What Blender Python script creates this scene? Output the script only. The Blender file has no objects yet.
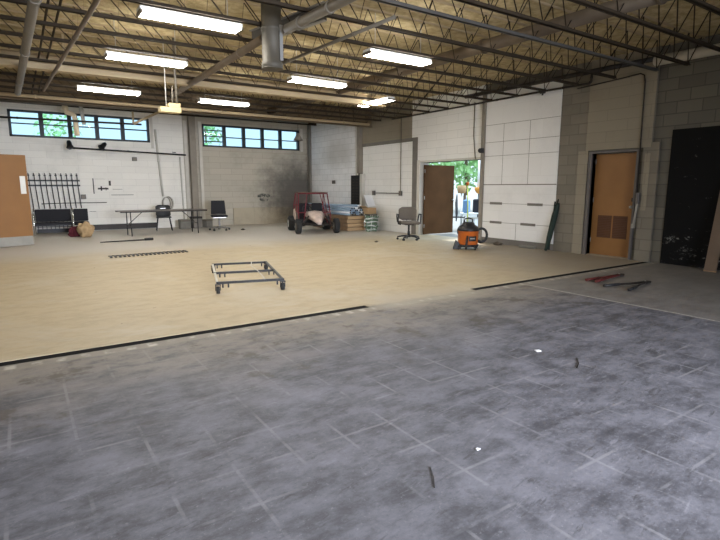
import bpy, bmesh, math, random
from mathutils import Vector, Matrix, Quaternion
random.seed(7)
S = bpy.context.scene
COL = S.collection
PI = math.pi

# ------------------------------------------------------------------ camera, light, exposure
cam_d = bpy.data.cameras.new('camera'); cam = bpy.data.objects.new('camera', cam_d); COL.objects.link(cam)
cam.location = (0, 0, 1.35)
YAW, PITCH = math.radians(33.92), math.radians(9.35)
cam.rotation_euler = (PI/2 - PITCH, 0, -YAW)
cam_d.sensor_fit = 'HORIZONTAL'; cam_d.sensor_width = 36
cam_d.lens = 502.8 / 720 * 36
cam_d.clip_start = .02; cam_d.clip_end = 300
S.camera = cam
S.view_settings.view_transform = 'Standard'
S.view_settings.look = 'None'
S.view_settings.gamma = 1
S.view_settings.exposure = 0.95
S.view_settings.use_curve_mapping = False
S.cycles.use_denoising = True
S.cycles.max_bounces = 8
S.cycles.transparent_max_bounces = 12
S.cycles.sample_clamp_indirect = 6

W = bpy.data.worlds.new('world'); S.world = W; W.use_nodes = True
wn = W.node_tree.nodes; wl = W.node_tree.links
bg = wn['Background']
_tc = wn.new('ShaderNodeTexCoord'); _sp = wn.new('ShaderNodeSeparateXYZ'); wl.new(_tc.outputs['Generated'], _sp.inputs[0])
_rp = wn.new('ShaderNodeMapRange'); wl.new(_sp.outputs[2], _rp.inputs[0])
_rp.inputs[1].default_value = .12; _rp.inputs[2].default_value = .6; _rp.inputs[3].default_value = .85; _rp.inputs[4].default_value = 2.6
bg.inputs[0].default_value = (.66, .83, .98, 1); wl.new(_rp.outputs[0], bg.inputs[1])

LAMP_STRENGTH = 24.0
BACK_POWER = 285.0
sun_d = bpy.data.lights.new('sun', 'SUN'); sun = bpy.data.objects.new('sun', sun_d); COL.objects.link(sun)
sun_d.energy = 2.2; sun_d.angle = .02; sun_d.color = (1, .95, .86)
sun.rotation_euler = (math.radians(38), 0, math.radians(150))
ar_d = bpy.data.lights.new('dock_daylight', 'AREA'); ar = bpy.data.objects.new('dock_daylight', ar_d); COL.objects.link(ar)
ar_d.shape = 'RECTANGLE'; ar_d.size = 3.4; ar_d.size_y = 2.4; ar_d.energy = BACK_POWER; ar_d.color = (.84, .89, 1.0)
ar_d.spread = math.radians(95)
ar.location = (2.6, -4.3, 1.8); ar.rotation_euler = (math.radians(74), 0, math.radians(4))

# ------------------------------------------------------------------ materials
def new_mat(name):
    m = bpy.data.materials.new(name); m.use_nodes = True
    nt = m.node_tree
    return m, nt.nodes, nt.links, nt.nodes['Principled BSDF']

def mat(name, c, rough=.6, metal=0., var=.12, scale=6., bump=0., spec=.4):
    m, n, l, b = new_mat(name)
    tc = n.new('ShaderNodeTexCoord'); no = n.new('ShaderNodeTexNoise')
    no.inputs['Scale'].default_value = scale; no.inputs['Detail'].default_value = 4
    l.new(tc.outputs['Object'], no.inputs['Vector'])
    mx = n.new('ShaderNodeMix'); mx.data_type = 'RGBA'
    mx.inputs[6].default_value = (*[max(0, v*(1-var)) for v in c], 1)
    mx.inputs[7].default_value = (*[min(1, v*(1+var)) for v in c], 1)
    l.new(no.outputs['Fac'], mx.inputs[0]); l.new(mx.outputs[2], b.inputs['Base Color'])
    b.inputs['Roughness'].default_value = rough; b.inputs['Metallic'].default_value = metal
    b.inputs['Specular IOR Level'].default_value = spec
    if bump:
        bp = n.new('ShaderNodeBump'); bp.inputs['Strength'].default_value = bump; bp.inputs['Distance'].default_value = .02
        l.new(no.outputs['Fac'], bp.inputs['Height']); l.new(bp.outputs[0], b.inputs['Normal'])
    return m

class G:
    """small node-graph helper"""
    def __init__(s, name):
        s.m, s.n, s.l, s.b = new_mat(name)
        s.geo = s.n.new('ShaderNodeNewGeometry')
        sp = s.n.new('ShaderNodeSeparateXYZ'); s.l.new(s.geo.outputs['Position'], sp.inputs[0])
        s.x, s.y, s.z = sp.outputs
    def _in(s, sock, v):
        if hasattr(v, 'is_output'): s.l.new(v, sock)
        else: sock.default_value = v
    def math(s, op, a, b=0., c=0.):
        q = s.n.new('ShaderNodeMath'); q.operation = op
        s._in(q.inputs[0], a); s._in(q.inputs[1], b)
        if len(q.inputs) > 2: s._in(q.inputs[2], c)
        return q.outputs[0]
    def comb(s, a, b, c=0.):
        q = s.n.new('ShaderNodeCombineXYZ')
        for i, v in enumerate((a, b, c)): s._in(q.inputs[i], v)
        return q.outputs[0]
    def noise(s, vec, scale, detail=5, rough=.6, dist=0.):
        q = s.n.new('ShaderNodeTexNoise'); q.inputs['Scale'].default_value = scale
        q.inputs['Detail'].default_value = detail; q.inputs['Roughness'].default_value = rough
        q.inputs['Distortion'].default_value = dist
        s.l.new(vec, q.inputs['Vector']); return q.outputs['Fac']
    def step(s, v, a, b):
        q = s.n.new('ShaderNodeMapRange'); q.interpolation_type = 'SMOOTHSTEP'; q.clamp = True
        s._in(q.inputs[0], v); q.inputs[1].default_value = a; q.inputs[2].default_value = b
        q.inputs[3].default_value = 0; q.inputs[4].default_value = 1
        return q.outputs[0]
    def mix(s, f, a, b):
        q = s.n.new('ShaderNodeMix'); q.data_type = 'RGBA'
        s._in(q.inputs[0], f)
        for i, v in ((6, a), (7, b)):
            if hasattr(v, 'is_output'): s.l.new(v, q.inputs[i])
            else: q.inputs[i].default_value = (*v, 1)
        return q.outputs[2]
    def bump(s, h, strength=.3, dist=.02):
        q = s.n.new('ShaderNodeBump'); q.inputs['Strength'].default_value = strength; q.inputs['Distance'].default_value = dist
        s.l.new(h, q.inputs['Height']); s.l.new(q.outputs[0], s.b.inputs['Normal'])
    def ell(s, a, b, ca, cb, ra, rb):
        da = s.math('DIVIDE', s.math('SUBTRACT', a, ca), ra); db = s.math('DIVIDE', s.math('SUBTRACT', b, cb), rb)
        return s.math('SQRT', s.math('ADD', s.math('MULTIPLY', da, da), s.math('MULTIPLY', db, db)))
    def line(s, v, period, off, half):
        """1 close to v = off + k*period"""
        a = s.math('ADD', s.math('DIVIDE', s.math('SUBTRACT', v, off), period), .5)
        f = s.math('FRACT', a)
        d = s.math('MULTIPLY', s.math('ABSOLUTE', s.math('SUBTRACT', f, .5)), period)
        return s.math('SUBTRACT', 1., s.step(d, half*.4, half))
    def done(s, col, rough=.7, spec=.3):
        s._in(s.b.inputs['Base Color'], col); s._in(s.b.inputs['Roughness'], rough)
        s.b.inputs['Specular IOR Level'].default_value = spec
        return s.m

def block_mat(name, c1, c2, mortar, axis='y', bw=.40, bh=.20, dirt=.35, dirtc=None, msize=.008, rag=.0, soot=None, zoff=0.):
    g = G(name)
    u = g.y if axis == 'y' else g.x
    zz = g.math('ADD', g.z, zoff)
    vec = g.comb(u, zz)
    nz = g.noise(g.comb(u, zz, .3), 1.3, 6, .65)
    nf = g.noise(g.comb(u, zz, 1.), 14., 4, .6)
    br = g.n.new('ShaderNodeTexBrick')
    br.inputs['Color1'].default_value = (*c1, 1); br.inputs['Color2'].default_value = (*c2, 1); br.inputs['Mortar'].default_value = (*mortar, 1)
    br.inputs['Scale'].default_value = 1; br.inputs['Mortar Size'].default_value = msize; br.inputs['Mortar Smooth'].default_value = .4
    br.inputs['Brick Width'].default_value = bw; br.inputs['Row Height'].default_value = bh; br.inputs['Bias'].default_value = 0
    g.l.new(vec, br.inputs['Vector'])
    dc = dirtc or tuple(v*.55 for v in c1)
    col = g.mix(g.math('MULTIPLY', g.step(nz, .48, .78), dirt), br.outputs['Color'], dc)
    col = g.mix(g.math('MULTIPLY', g.step(nf, .55, .8), dirt*.5), col, dc)
    if soot: col = soot(g, u, col)
    g.bump(g.math('ADD', g.math('MULTIPLY', br.outputs['Fac'], -.6), g.math('MULTIPLY', nf, .5)), .35, .012)
    return g.done(col, .8, .2)

M = {}
M['joist'] = mat('joist_steel', (.034, .024, .015), .7, .0, .3, 9, 0., .2)
M['joist_grey'] = mat('joist_grey_steel', (.10, .095, .09), .5, .3, .2, 9)
M['pipe_grey'] = mat('pipe_grey', (.165, .145, .115), .5, .2, .2, 5)
M['pipe_brown'] = mat('pipe_brown', (.15, .115, .08), .55, .2, .25, 5)
M['pipe_dark'] = mat('pipe_dark', (.035, .03, .027), .5, .3, .25, 8)
M['pipe_white'] = mat('pipe_white', (.55, .53, .48), .6, 0, .15, 6)
M['beam_tan'] = mat('beam_tan', (.43, .335, .20), .6, 0, .15, 3)
M['galv'] = mat('galvanised', (.30, .29, .26), .55, .25, .2, 6)
M['flue'] = mat('flue_metal', (.085, .075, .058), .6, .2, .35, 5)
M['white_enamel'] = mat('white_enamel', (.78, .78, .75), .4, 0, .05, 6)
M['black_plastic'] = mat('black_plastic', (.018, .018, .02), .45, 0, .2, 8)
M['black_metal'] = mat('black_metal', (.02, .02, .022), .4, .5, .2, 8)
M['rubber'] = mat('rubber', (.02, .02, .02), .8, 0, .25, 12)
M['chrome'] = mat('chrome', (.72, .72, .72), .2, 1, .05, 8)
M['steel'] = mat('steel', (.4, .4, .4), .35, .9, .12, 8)
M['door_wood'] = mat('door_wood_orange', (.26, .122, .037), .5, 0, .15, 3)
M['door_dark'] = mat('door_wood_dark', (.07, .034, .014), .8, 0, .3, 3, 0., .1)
M['louver'] = mat('louver_brown', (.10, .04, .018), .5, 0, .15, 6)
M['frame_grey'] = mat('door_frame_grey', (.12, .11, .105), .5, .1, .2, 6)
M['frame_white'] = mat('door_frame_white', (.60, .57, .51), .6, 0, .12, 6)
M['orange'] = mat('orange_plastic', (.55, .13, .02), .4, 0, .1, 6)
M['fabric_grey'] = mat('fabric_taupe', (.135, .115, .095), .95, 0, .25, 60, .1)
M['fabric_black'] = mat('fabric_black', (.018, .018, .022), .85, 0, .25, 40, .1)
M['red_paint'] = mat('red_paint', (.21, .028, .04), .5, .1, .3, 8)
M['pink_shell'] = mat('faded_shell', (.58, .46, .40), .5, 0, .5, 7)
M['wood'] = mat('lumber', (.27, .175, .10), .8, 0, .3, 7)
M['wood_grey'] = mat('plank_old', (.17, .12, .085), .8, 0, .25, 5)
M['card'] = mat('cardboard', (.46, .31, .17), .85, 0, .12, 6)
M['sack'] = mat('paper_sack', (.42, .29, .155), .85, 0, .3, 9, .4)
M['cloth_red'] = mat('maroon_cloth', (.09, .013, .02), .9, 0, .3, 9, .4)
M['blue_pipe'] = mat('blue_grey_tube', (.27, .36, .46), .4, .2, .25, 6)
M['white_sheet'] = mat('white_sheet', (.78, .79, .80), .5, 0, .05, 4)
M['green_wire'] = mat('green_white_wire', (.16, .26, .18), .6, 0, .8, 16)
M['green_canvas'] = mat('dark_green_canvas', (.014, .028, .022), .8, 0, .3, 20)
M['tool_red'] = mat('tool_red', (.09, .012, .010), .7, 0, .3, 9)
M['window_frame'] = mat('window_frame', (.028, .036, .042), .5, .2, .2, 6)
M['table_top'] = mat('table_top', (.11, .09, .075), .45, 0, .2, 8)
M['box_yellow'] = mat('box_yellow', (.52, .42, .22), .6, 0, .12, 6)
M['pvc_cream'] = mat('pvc_cream', (.86, .72, .50), .45, 0, .12, 6)
M['column_tan'] = mat('column_tan', (.25, .22, .18), .6, 0, .2, 5)
M['column_grey'] = mat('column_grey', (.18, .165, .145), .7, 0, .25, 5)
M['debris'] = mat('debris', (.10, .08, .06), .9, 0, .4, 20, .4)
M['grey_box'] = mat('grey_clutter', (.2, .19, .165), .7, 0, .3, 9)
M['amber'] = mat('amber_glass', (.62, .27, .04), .3, 0, .15, 6)
M['wicker'] = mat('wicker', (.40, .26, .13), .8, 0, .35, 40, .4)
M['denim'] = mat('blue_denim', (.16, .30, .52), .8, 0, .2, 18)
M['yellow_green'] = mat('yellow_green', (.55, .60, .10), .5, 0, .1, 6)
M['asphalt'] = mat('asphalt', (.20, .195, .185), .9, 0, .25, 4)
M['leaf'] = mat('leaf', (.30, .52, .22), .7, 0, .3, 3)
M['bark'] = mat('bark', (.15, .11, .08), .9, 0, .3, 9, .4)
M['soffit'] = mat('soffit', (.3, .28, .25), .8, 0, .1, 5)
# lamp diffuser
m, n, l, b = new_mat('lit_diffuser')
b.inputs['Base Color'].default_value = (.9, .9, .88, 1)
b.inputs['Emission Color'].default_value = (1, .965, .895, 1); b.inputs['Emission Strength'].default_value = LAMP_STRENGTH
M['lit'] = m
M['trench'] = mat('trench_dirt', (.016, .015, .015), .95, 0, .4, 9, .3, .05)
M['beam_brown'] = mat('beam_brown', (.17, .125, .075), .7, 0, .25, 5)
# tinted glazing
m, n, l, b = new_mat('tinted_glass')
tr = n.new('ShaderNodeBsdfTransparent'); tr.inputs[0].default_value = (.80, .91, .95, 1)
gl = n.new('ShaderNodeBsdfGlossy'); gl.inputs['Roughness'].default_value = .05
ms = n.new('ShaderNodeMixShader'); ms.inputs[0].default_value = .012
l.new(tr.outputs[0], ms.inputs[1]); l.new(gl.outputs[0], ms.inputs[2]); l.new(ms.outputs[0], n['Material Output'].inputs[0])
M['glass'] = m

# floor
def floor_mat():
    g = G('floor_concrete')
    p = g.geo.outputs['Position']
    n1 = g.noise(p, 1.1, 8, .66); n2 = g.noise(g.comb(g.math('MULTIPLY', g.x, .75), g.math('MULTIPLY', g.y, 1.25)), 4.2, 10, .74); n3 = g.noise(p, 42., 5, .75)
    sc = g.noise(g.comb(g.math('MULTIPLY', g.math('ADD', g.x, g.math('MULTIPLY', g.y, .25)), 1.6), g.math('MULTIPLY', g.math('SUBTRACT', g.y, g.math('MULTIPLY', g.x, .2)), 9.)), 1.6, 9, .75)
    st = g.noise(g.comb(g.math('MULTIPLY', g.math('ADD', g.x, g.math('MULTIPLY', g.y, .1)), .8), g.math('MULTIPLY', g.math('SUBTRACT', g.y, g.math('MULTIPLY', g.x, .08)), 2.0)), 2.0, 10, .74, .15)
    # front half: dark worn slab with adhesive ghosts of the old floor tiles
    f = g.mix(g.step(n2, .34, .64), (.070, .069, .078), (.175, .174, .198))
    f = g.mix(g.math('MULTIPLY', g.step(st, .57, .66), .65), f, (.055, .052, .054))
    f = g.mix(g.math('MULTIPLY', g.step(sc, .57, .65), .6), f, (.05, .048, .05))
    f = g.mix(g.math('MULTIPLY', g.step(sc, .44, .30), .0), f, (.3, .3, .32))
    f = g.mix(g.math('MULTIPLY', g.math('SUBTRACT', 1., g.step(sc, .34, .43)), .42), f, (.285, .284, .32))
    f = g.mix(g.math('MULTIPLY', g.step(n1, .50, .66), .5), f, (.235, .234, .268))
    f = g.mix(g.math('MULTIPLY', g.step(n3, .56, .66), .35), f, (.05, .05, .055))
    f = g.mix(g.math('MULTIPLY', g.math('SUBTRACT', 1., g.step(n3, .33, .42)), .3), f, (.36, .36, .385))
    n4 = g.noise(p, 2.3, 8, .75)
    f = g.mix(g.math('MULTIPLY', g.step(n4, .60, .68), .5), f, (.055, .051, .051))
    gx = g.line(g.math('ADD', g.x, g.math('MULTIPLY', n3, .006)), .305, .148, .012); gy = g.line(g.math('ADD', g.y, g.math('MULTIPLY', n3, .006)), .305, .973, .012)
    gl_ = g.math('MAXIMUM', gx, gy)
    f = g.mix(g.math('MULTIPLY', g.math('MULTIPLY', gl_, g.step(g.noise(p, 2.1, 5, .65), .45, .62)), .40), f, (.31, .308, .32))
    # soil near the old wall line
    f = g.mix(g.math('MULTIPLY', g.math('MULTIPLY', g.step(g.math('ADD', g.y, g.math('MULTIPLY', g.math('SUBTRACT', n1, .5), 2.)), 2.9, 4.6), g.step(n2, .28, .58)), .7), f, (.285, .24, .18))
    f = g.mix(g.math('MULTIPLY', g.math('MULTIPLY', g.step(g.y, 2.6, 3.6), g.step(g.noise(p, 1.9, 8, .75), .54, .62)), .7), f, (.085, .068, .052))
    # right front: smoother concrete bay
    bay = g.math('MULTIPLY', g.step(g.x, 5.75, 5.86), g.step(g.y, .2, .4))
    bc = g.mix(g.step(n2, .3, .75), (.17, .155, .14), (.24, .222, .20))
    f = g.mix(g.math('MULTIPLY', bay, .8), f, bc)
    gr = g.math('SUBTRACT', 1., g.step(g.math('ABSOLUTE', g.math('SUBTRACT', g.x, g.math('ADD', 5.79, g.math('MULTIPLY', n2, .04)))), .008, .03))
    f = g.mix(g.math('MULTIPLY', gr, g.step(n3, .3, .6)), f, (.42, .39, .35))
    # far half: tan dusty slab
    b_ = g.mix(g.step(n2, .32, .68), (.40, .32, .20), (.53, .435, .285))
    b_ = g.mix(g.math('MULTIPLY', g.step(st, .54, .68), .45), b_, (.40, .31, .195))
    b_ = g.mix(g.math('MULTIPLY', g.step(sc, .58, .72), .35), b_, (.36, .29, .20))
    b_ = g.mix(g.math('MULTIPLY', g.step(n2, .52, .66), .5), b_, (.40, .345, .255))
    b_ = g.mix(g.math('MULTIPLY', g.step(g.noise(p, .55, 6, .7, .5), .5, .66), .6), b_, (.53, .475, .37))
    b_ = g.mix(g.math('MULTIPLY', g.step(g.math('ADD', g.y, g.math('MULTIPLY', n1, 2.)), 11.3, 13.6), .85), b_, (.52, .485, .44))
    edge = g.step(g.math('ADD', g.math('ADD', g.x, g.math('MULTIPLY', g.y, -.55)), g.math('MULTIPLY', n1, 2.)), 3.6, 6.4)
    b_ = g.mix(g.math('MULTIPLY', edge, .8), b_, (.27, .23, .18))
    b_ = g.mix(g.math('MULTIPLY', g.step(n3, .60, .72), .35), b_, (.30, .24, .16))
    b_ = g.mix(g.math('MULTIPLY', g.step(g.noise(p, 9., 3, .5), .72, .76), .8), b_, (.16, .11, .07))
    b_ = g.mix(g.math('MULTIPLY', g.step(g.noise(p, .8, 4, .6, 1.), .6, .72), .25), b_, (.42, .29, .18))
    yy = g.math('ADD', g.y, g.math('MULTIPLY', g.math('SUBTRACT', n2, .5), .25))
    col = g.mix(g.step(yy, 4.54, 4.72), f, b_)
    # broken grout dashes along the slot
    dash = g.math('MULTIPLY', g.line(g.x, .17, 0., .05), g.math('MULTIPLY', g.step(g.y, 4.44, 4.47), g.math('SUBTRACT', 1., g.step(g.y, 4.53, 4.56))))
    col = g.mix(g.math('MULTIPLY', g.step(g.y, 4.40, 4.46), g.math('MULTIPLY', g.math('SUBTRACT', 1., g.step(g.y, 4.55, 4.58)), .6)), col, (.30, .265, .21))
    col = g.mix(g.math('MULTIPLY', dash, g.step(g.noise(p, 5., 6, .7), .45, .6)), col, (.50, .46, .39))
    # fill between the two slot lengths, whitish
    fil = g.math('MULTIPLY', g.math('MULTIPLY', g.step(g.x, 3.1, 3.6), g.math('SUBTRACT', 1., g.step(g.x, 4.6, 5.3))), g.math('MULTIPLY', g.step(yy, 4.1, 4.5), g.math('SUBTRACT', 1., g.step(yy, 4.8, 5.2))))
    col = g.mix(g.math('MULTIPLY', fil, .55), col, (.46, .41, .33))
    g.bump(g.math('ADD', n2, g.math('MULTIPLY', n3, .4)), .18, .012)
    rough = g.math('ADD', .42, g.math('MULTIPLY', n2, .3))
    return g.done(col, rough, .35)
M['floor'] = floor_mat()

def foam_mat():
    g = G('ceiling_foam'); p = g.geo.outputs['Position']
    n1 = g.noise(p, 1.2, 6, .65); n2 = g.noise(p, 7., 5, .65)
    c = g.mix(g.step(n2, .3, .7), (.36, .285, .15), (.58, .48, .29))
    c = g.mix(g.math('MULTIPLY', g.step(n1, .5, .72), .5), c, (.27, .21, .12))
    g.bump(g.math('ADD', n2, n1), .7, .06)
    return g.done(c, .9, .1)
M['foam'] = foam_mat()

def soot_far(g, u, col):
    p = g.geo.outputs['Position']; nn = g.noise(p, 2.2, 6, .65)
    d = g.ell(u, g.z, 8.9, 1.15, 1.5, 1.35)
    k = g.math('SUBTRACT', 1., g.step(g.math('ADD', d, g.math('MULTIPLY', g.math('SUBTRACT', nn, .5), 1.3)), .25, 1.35))
    col = g.mix(g.math('MULTIPLY', k, .80), col, (.055, .05, .05))
    d2 = g.ell(u, g.z, 7.62, .98, .34, .17)
    k2 = g.math('MULTIPLY', g.math('SUBTRACT', 1., g.step(d2, .7, 1.)), g.step(g.noise(p, 5., 5, .7, 1.), .48, .58))
    col = g.mix(g.math('MULTIPLY', k2, .9), col, (.03, .04, .035))
    return col
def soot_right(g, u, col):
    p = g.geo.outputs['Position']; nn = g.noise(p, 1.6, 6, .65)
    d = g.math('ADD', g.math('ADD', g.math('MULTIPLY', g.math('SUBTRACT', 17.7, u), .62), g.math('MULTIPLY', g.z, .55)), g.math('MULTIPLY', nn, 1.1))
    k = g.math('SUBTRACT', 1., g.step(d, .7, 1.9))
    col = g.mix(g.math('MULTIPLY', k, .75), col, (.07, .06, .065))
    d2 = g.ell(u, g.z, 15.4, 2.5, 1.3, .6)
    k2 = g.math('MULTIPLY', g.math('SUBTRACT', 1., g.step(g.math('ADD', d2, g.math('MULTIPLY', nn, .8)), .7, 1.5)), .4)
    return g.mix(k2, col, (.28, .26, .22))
M['far_white'] = block_mat('far_wall_white', (.84, .82, .77), (.80, .78, .73), (.70, .68, .64), 'x', .80, .20, .3, msize=.006)
M['far_grey'] = block_mat('far_wall_grey', (.50, .46, .385), (.46, .425, .355), (.37, .34, .285), 'x', .80, .20, .45, msize=.007, soot=soot_far)
M['plinth'] = block_mat('far_wall_plinth', (.47, .41, .31), (.44, .39, .295), (.40, .35, .27), 'x', 1.6, .61, .35, soot=soot_far)
M['r_white_soot'] = block_mat('right_wall_sooty', (.82, .82, .83), (.77, .77, .78), (.60, .60, .60), 'y', .40, .20, .35, soot=soot_right)
M['r_white'] = block_mat('right_wall_white', (.84, .83, .80), (.81, .80, .77), (.66, .65, .62), 'y', .80, .20, .2, msize=.006)
M['r_panel'] = block_mat('right_wall_panel', (.82, .815, .80), (.79, .785, .77), (.74, .735, .71), 'y', .74, .40, .22, msize=.004)
M['r_beige'] = block_mat('right_wall_beige', (.29, .255, .195), (.275, .24, .182), (.235, .205, .155), 'y', .80, .20, .35, msize=.006)
M['r_grey'] = block_mat('right_wall_block', (.225, .20, .158), (.185, .166, .133), (.165, .148, .12), 'y', .40, .20, .35, msize=.012)
M['r_dark'] = block_mat('right_wall_bare_block', (.155, .142, .115), (.115, .107, .09), (.09, .084, .072), 'y', .40, .20, .35, msize=.010)
M['left'] = block_mat('left_wall_block', (.40, .37, .32), (.37, .345, .30), (.27, .25, .22), 'y', .40, .20, .3)
def black_sheet():
    g = G('black_coating'); p = g.geo.outputs['Position']
    n1 = g.noise(g.comb(g.math('MULTIPLY', g.y, 2.), g.math('MULTIPLY', g.z, 5.)), 1.8, 6, .7, .4); n2 = g.noise(p, 22., 4, .7)
    low = g.math('SUBTRACT', 1., g.step(g.z, .1, 1.0))
    k = g.math('MULTIPLY', g.step(g.math('ADD', n1, g.math('MULTIPLY', low, .10)), .62, .74), g.step(n2, .45, .65))
    c = g.mix(k, (.006, .006, .0065), (.20, .20, .19))
    g.bump(n1, .3, .02)
    return g.done(c, .8, .15)
M['black_sheet'] = black_sheet()

# ------------------------------------------------------------------ mesh helpers
class MB:
    def __init__(s): s.bm = bmesh.new()
    def box(s, a, b, bevel=0., rot=None, seg=1):
        c = [(a[i]+b[i])/2 for i in range(3)]; d = [abs(b[i]-a[i]) for i in range(3)]
        r = bmesh.ops.create_cube(s.bm, size=1)
        vs = r['verts']
        bmesh.ops.scale(s.bm, vec=d, verts=vs)
        if bevel:
            es = list({e for v in vs for e in v.link_edges})
            rr = bmesh.ops.bevel(s.bm, geom=es, offset=bevel, segments=seg, profile=.5, affect='EDGES')
            vs = list({v for v in rr['verts']} | {v for v in vs if v.is_valid})
        if rot is not None: bmesh.ops.rotate(s.bm, cent=(0, 0, 0), matrix=rot, verts=vs)
        bmesh.ops.translate(s.bm, vec=c, verts=vs)
        return s
    def bar(s, p, q, w, h=None, up=(0, 0, 1)):
        p, q = Vector(p), Vector(q); d = q-p; h = h or w
        z = d.normalized(); u = Vector(up)
        if abs(z.dot(u)) > .98: u = Vector((1, 0, 0))
        x = z.cross(u).normalized(); y = x.cross(z)
        R = Matrix((x, y, z)).transposed()
        r = bmesh.ops.create_cube(s.bm, size=1); vs = r['verts']
        bmesh.ops.scale(s.bm, vec=(w, h, d.length), verts=vs)
        bmesh.ops.rotate(s.bm, cent=(0, 0, 0), matrix=R, verts=vs)
        bmesh.ops.translate(s.bm, vec=(p+q)/2, verts=vs); return s
    def cyl(s, p, q, r, r2=None, n=12, cap=True):
        p, q = Vector(p), Vector(q); d = q-p
        R = d.to_track_quat('Z', 'Y').to_matrix()
        k = bmesh.ops.create_cone(s.bm, cap_ends=cap, cap_tris=False, segments=n, radius1=r, radius2=r if r2 is None else r2, depth=d.length)
        vs = k['verts']
        bmesh.ops.rotate(s.bm, cent=(0, 0, 0), matrix=R, verts=vs); bmesh.ops.translate(s.bm, vec=(p+q)/2, verts=vs)
        for v in vs:
            for f in v.link_faces:
                if len(f.verts) == 4: f.smooth = True
        return s
    def tube(s, pts, r, n=8, closed=False):
        pts = [Vector(p) for p in pts]; rings = []; N = len(pts)
        prev = None
        for i, p in enumerate(pts):
            a = pts[(i-1) % N] if (i > 0 or closed) else p
            b = pts[(i+1) % N] if (i < N-1 or closed) else p
            t = (b-a).normalized()
            if prev is None:
                u = Vector((0, 0, 1)) if abs(t.z) < .9 else Vector((1, 0, 0))
                x = t.cross(u).normalized()
            else:
                x = (prev - t*prev.dot(t)).normalized()
            prev = x; y = t.cross(x)
            rr = r[i] if isinstance(r, (list, tuple)) else r
            rings.append([s.bm.verts.new(p + (x*math.cos(k*2*PI/n)+y*math.sin(k*2*PI/n))*rr) for k in range(n)])
        for i in range(N if closed else N-1):
            A, B = rings[i], rings[(i+1) % N]
            for k in range(n):
                f = s.bm.faces.new((A[k], A[(k+1) % n], B[(k+1) % n], B[k])); f.smooth = True
        if not closed:
            s.bm.faces.new(rings[0][::-1]); s.bm.faces.new(rings[-1])
        return s
    def lathe(s, prof, c=(0, 0, 0), n=24, axis=None):
        c = Vector(c); rings = []
        R = Vector(axis).to_track_quat('Z', 'Y').to_matrix() if axis else Matrix.Identity(3)
        for (r, z) in prof:
            rings.append([s.bm.verts.new(c + R @ Vector((max(r, 1e-4)*math.cos(k*2*PI/n), max(r, 1e-4)*math.sin(k*2*PI/n), z))) for k in range(n)])
        for A, B in zip(rings, rings[1:]):
            for k in range(n):
                f = s.bm.faces.new((A[k], A[(k+1) % n], B[(k+1) % n], B[k])); f.smooth = True
        s.bm.faces.new(rings[0][::-1]); s.bm.faces.new(rings[-1]); return s
    def prism(s, poly, d0, d1, axes='xz'):
        """polygon in a plane extruded along the third axis"""
        def mk(a, b, d):
            return {'xz': (a, d, b), 'yz': (d, a, b), 'xy': (a, b, d)}[axes]
        A = [s.bm.verts.new(mk(a, b, d0)) for a, b in poly]; B = [s.bm.verts.new(mk(a, b, d1)) for a, b in poly]
        s.bm.faces.new(A); s.bm.faces.new(B[::-1])
        for i in range(len(poly)):
            j = (i+1) % len(poly); s.bm.faces.new((A[i], B[i], B[j], A[j]))
        return s
    def blob(s, c, r, rough=.15, sub=3, seed=0, sq=1.):
        k = bmesh.ops.create_icosphere(s.bm, subdivisions=sub, radius=1); rnd = random.Random(seed)
        from mathutils import noise as N
        for v in k['verts']:
            d = 1 + rough*N.noise(v.co*2.1 + Vector((seed*3.1, seed, 0))) * 2
            w = Vector([math.copysign(abs(v.co[i])**sq, v.co[i]) for i in range(3)])
            v.co = Vector((w.x*r[0]*d, w.y*r[1]*d, w.z*r[2]*d)) + Vector(c)
            for f in v.link_faces: f.smooth = True
        return s
    def rotz(s, a):
        bmesh.ops.rotate(s.bm, cent=(0, 0, 0), matrix=Matrix.Rotation(a, 3, 'Z'), verts=s.bm.verts[:]); return s
    def build(s, name, m, parent=None, smooth=None, loc=None):
        bmesh.ops.recalc_face_normals(s.bm, faces=s.bm.faces[:])
        me = bpy.data.meshes.new(name); s.bm.to_mesh(me); s.bm.free()
        o = bpy.data.objects.new(name, me); COL.objects.link(o)
        me.materials.append(M[m] if isinstance(m, str) else m)
        if parent is not None: o.parent = parent
        if loc: o.location = loc
        return o

def tag(o, label=None, cat=None, group=None, kind=None):
    if label: o['label'] = label
    if cat: o['category'] = cat
    if group: o['group'] = group
    if kind: o['kind'] = kind
    return o
def thing(name, label, cat, loc=(0, 0, 0), rz=0., group=None):
    o = bpy.data.objects.new(name, None); COL.objects.link(o); o.empty_display_size = .1
    o.location = loc; o.rotation_euler = (0, 0, rz)
    return tag(o, label, cat, group)
def struct(name, mb, m, parent=None):
    o = mb.build(name, m, parent)
    if parent is None: o['kind'] = 'structure'
    return o
def kids(o): return [c for c in bpy.data.objects if c.parent == o]
def dup(o, parent=None):
    c = o.copy(); COL.objects.link(c)
    if parent is not None: c.parent = parent
    for k in kids(o): dup(k, c)
    return c
ORD = 'first second third fourth fifth sixth seventh eighth ninth tenth eleventh twelfth thirteenth fourteenth fifteenth sixteenth seventeenth eighteenth nineteenth twentieth twenty-first twenty-second twenty-third twenty-fourth'.split()

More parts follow.
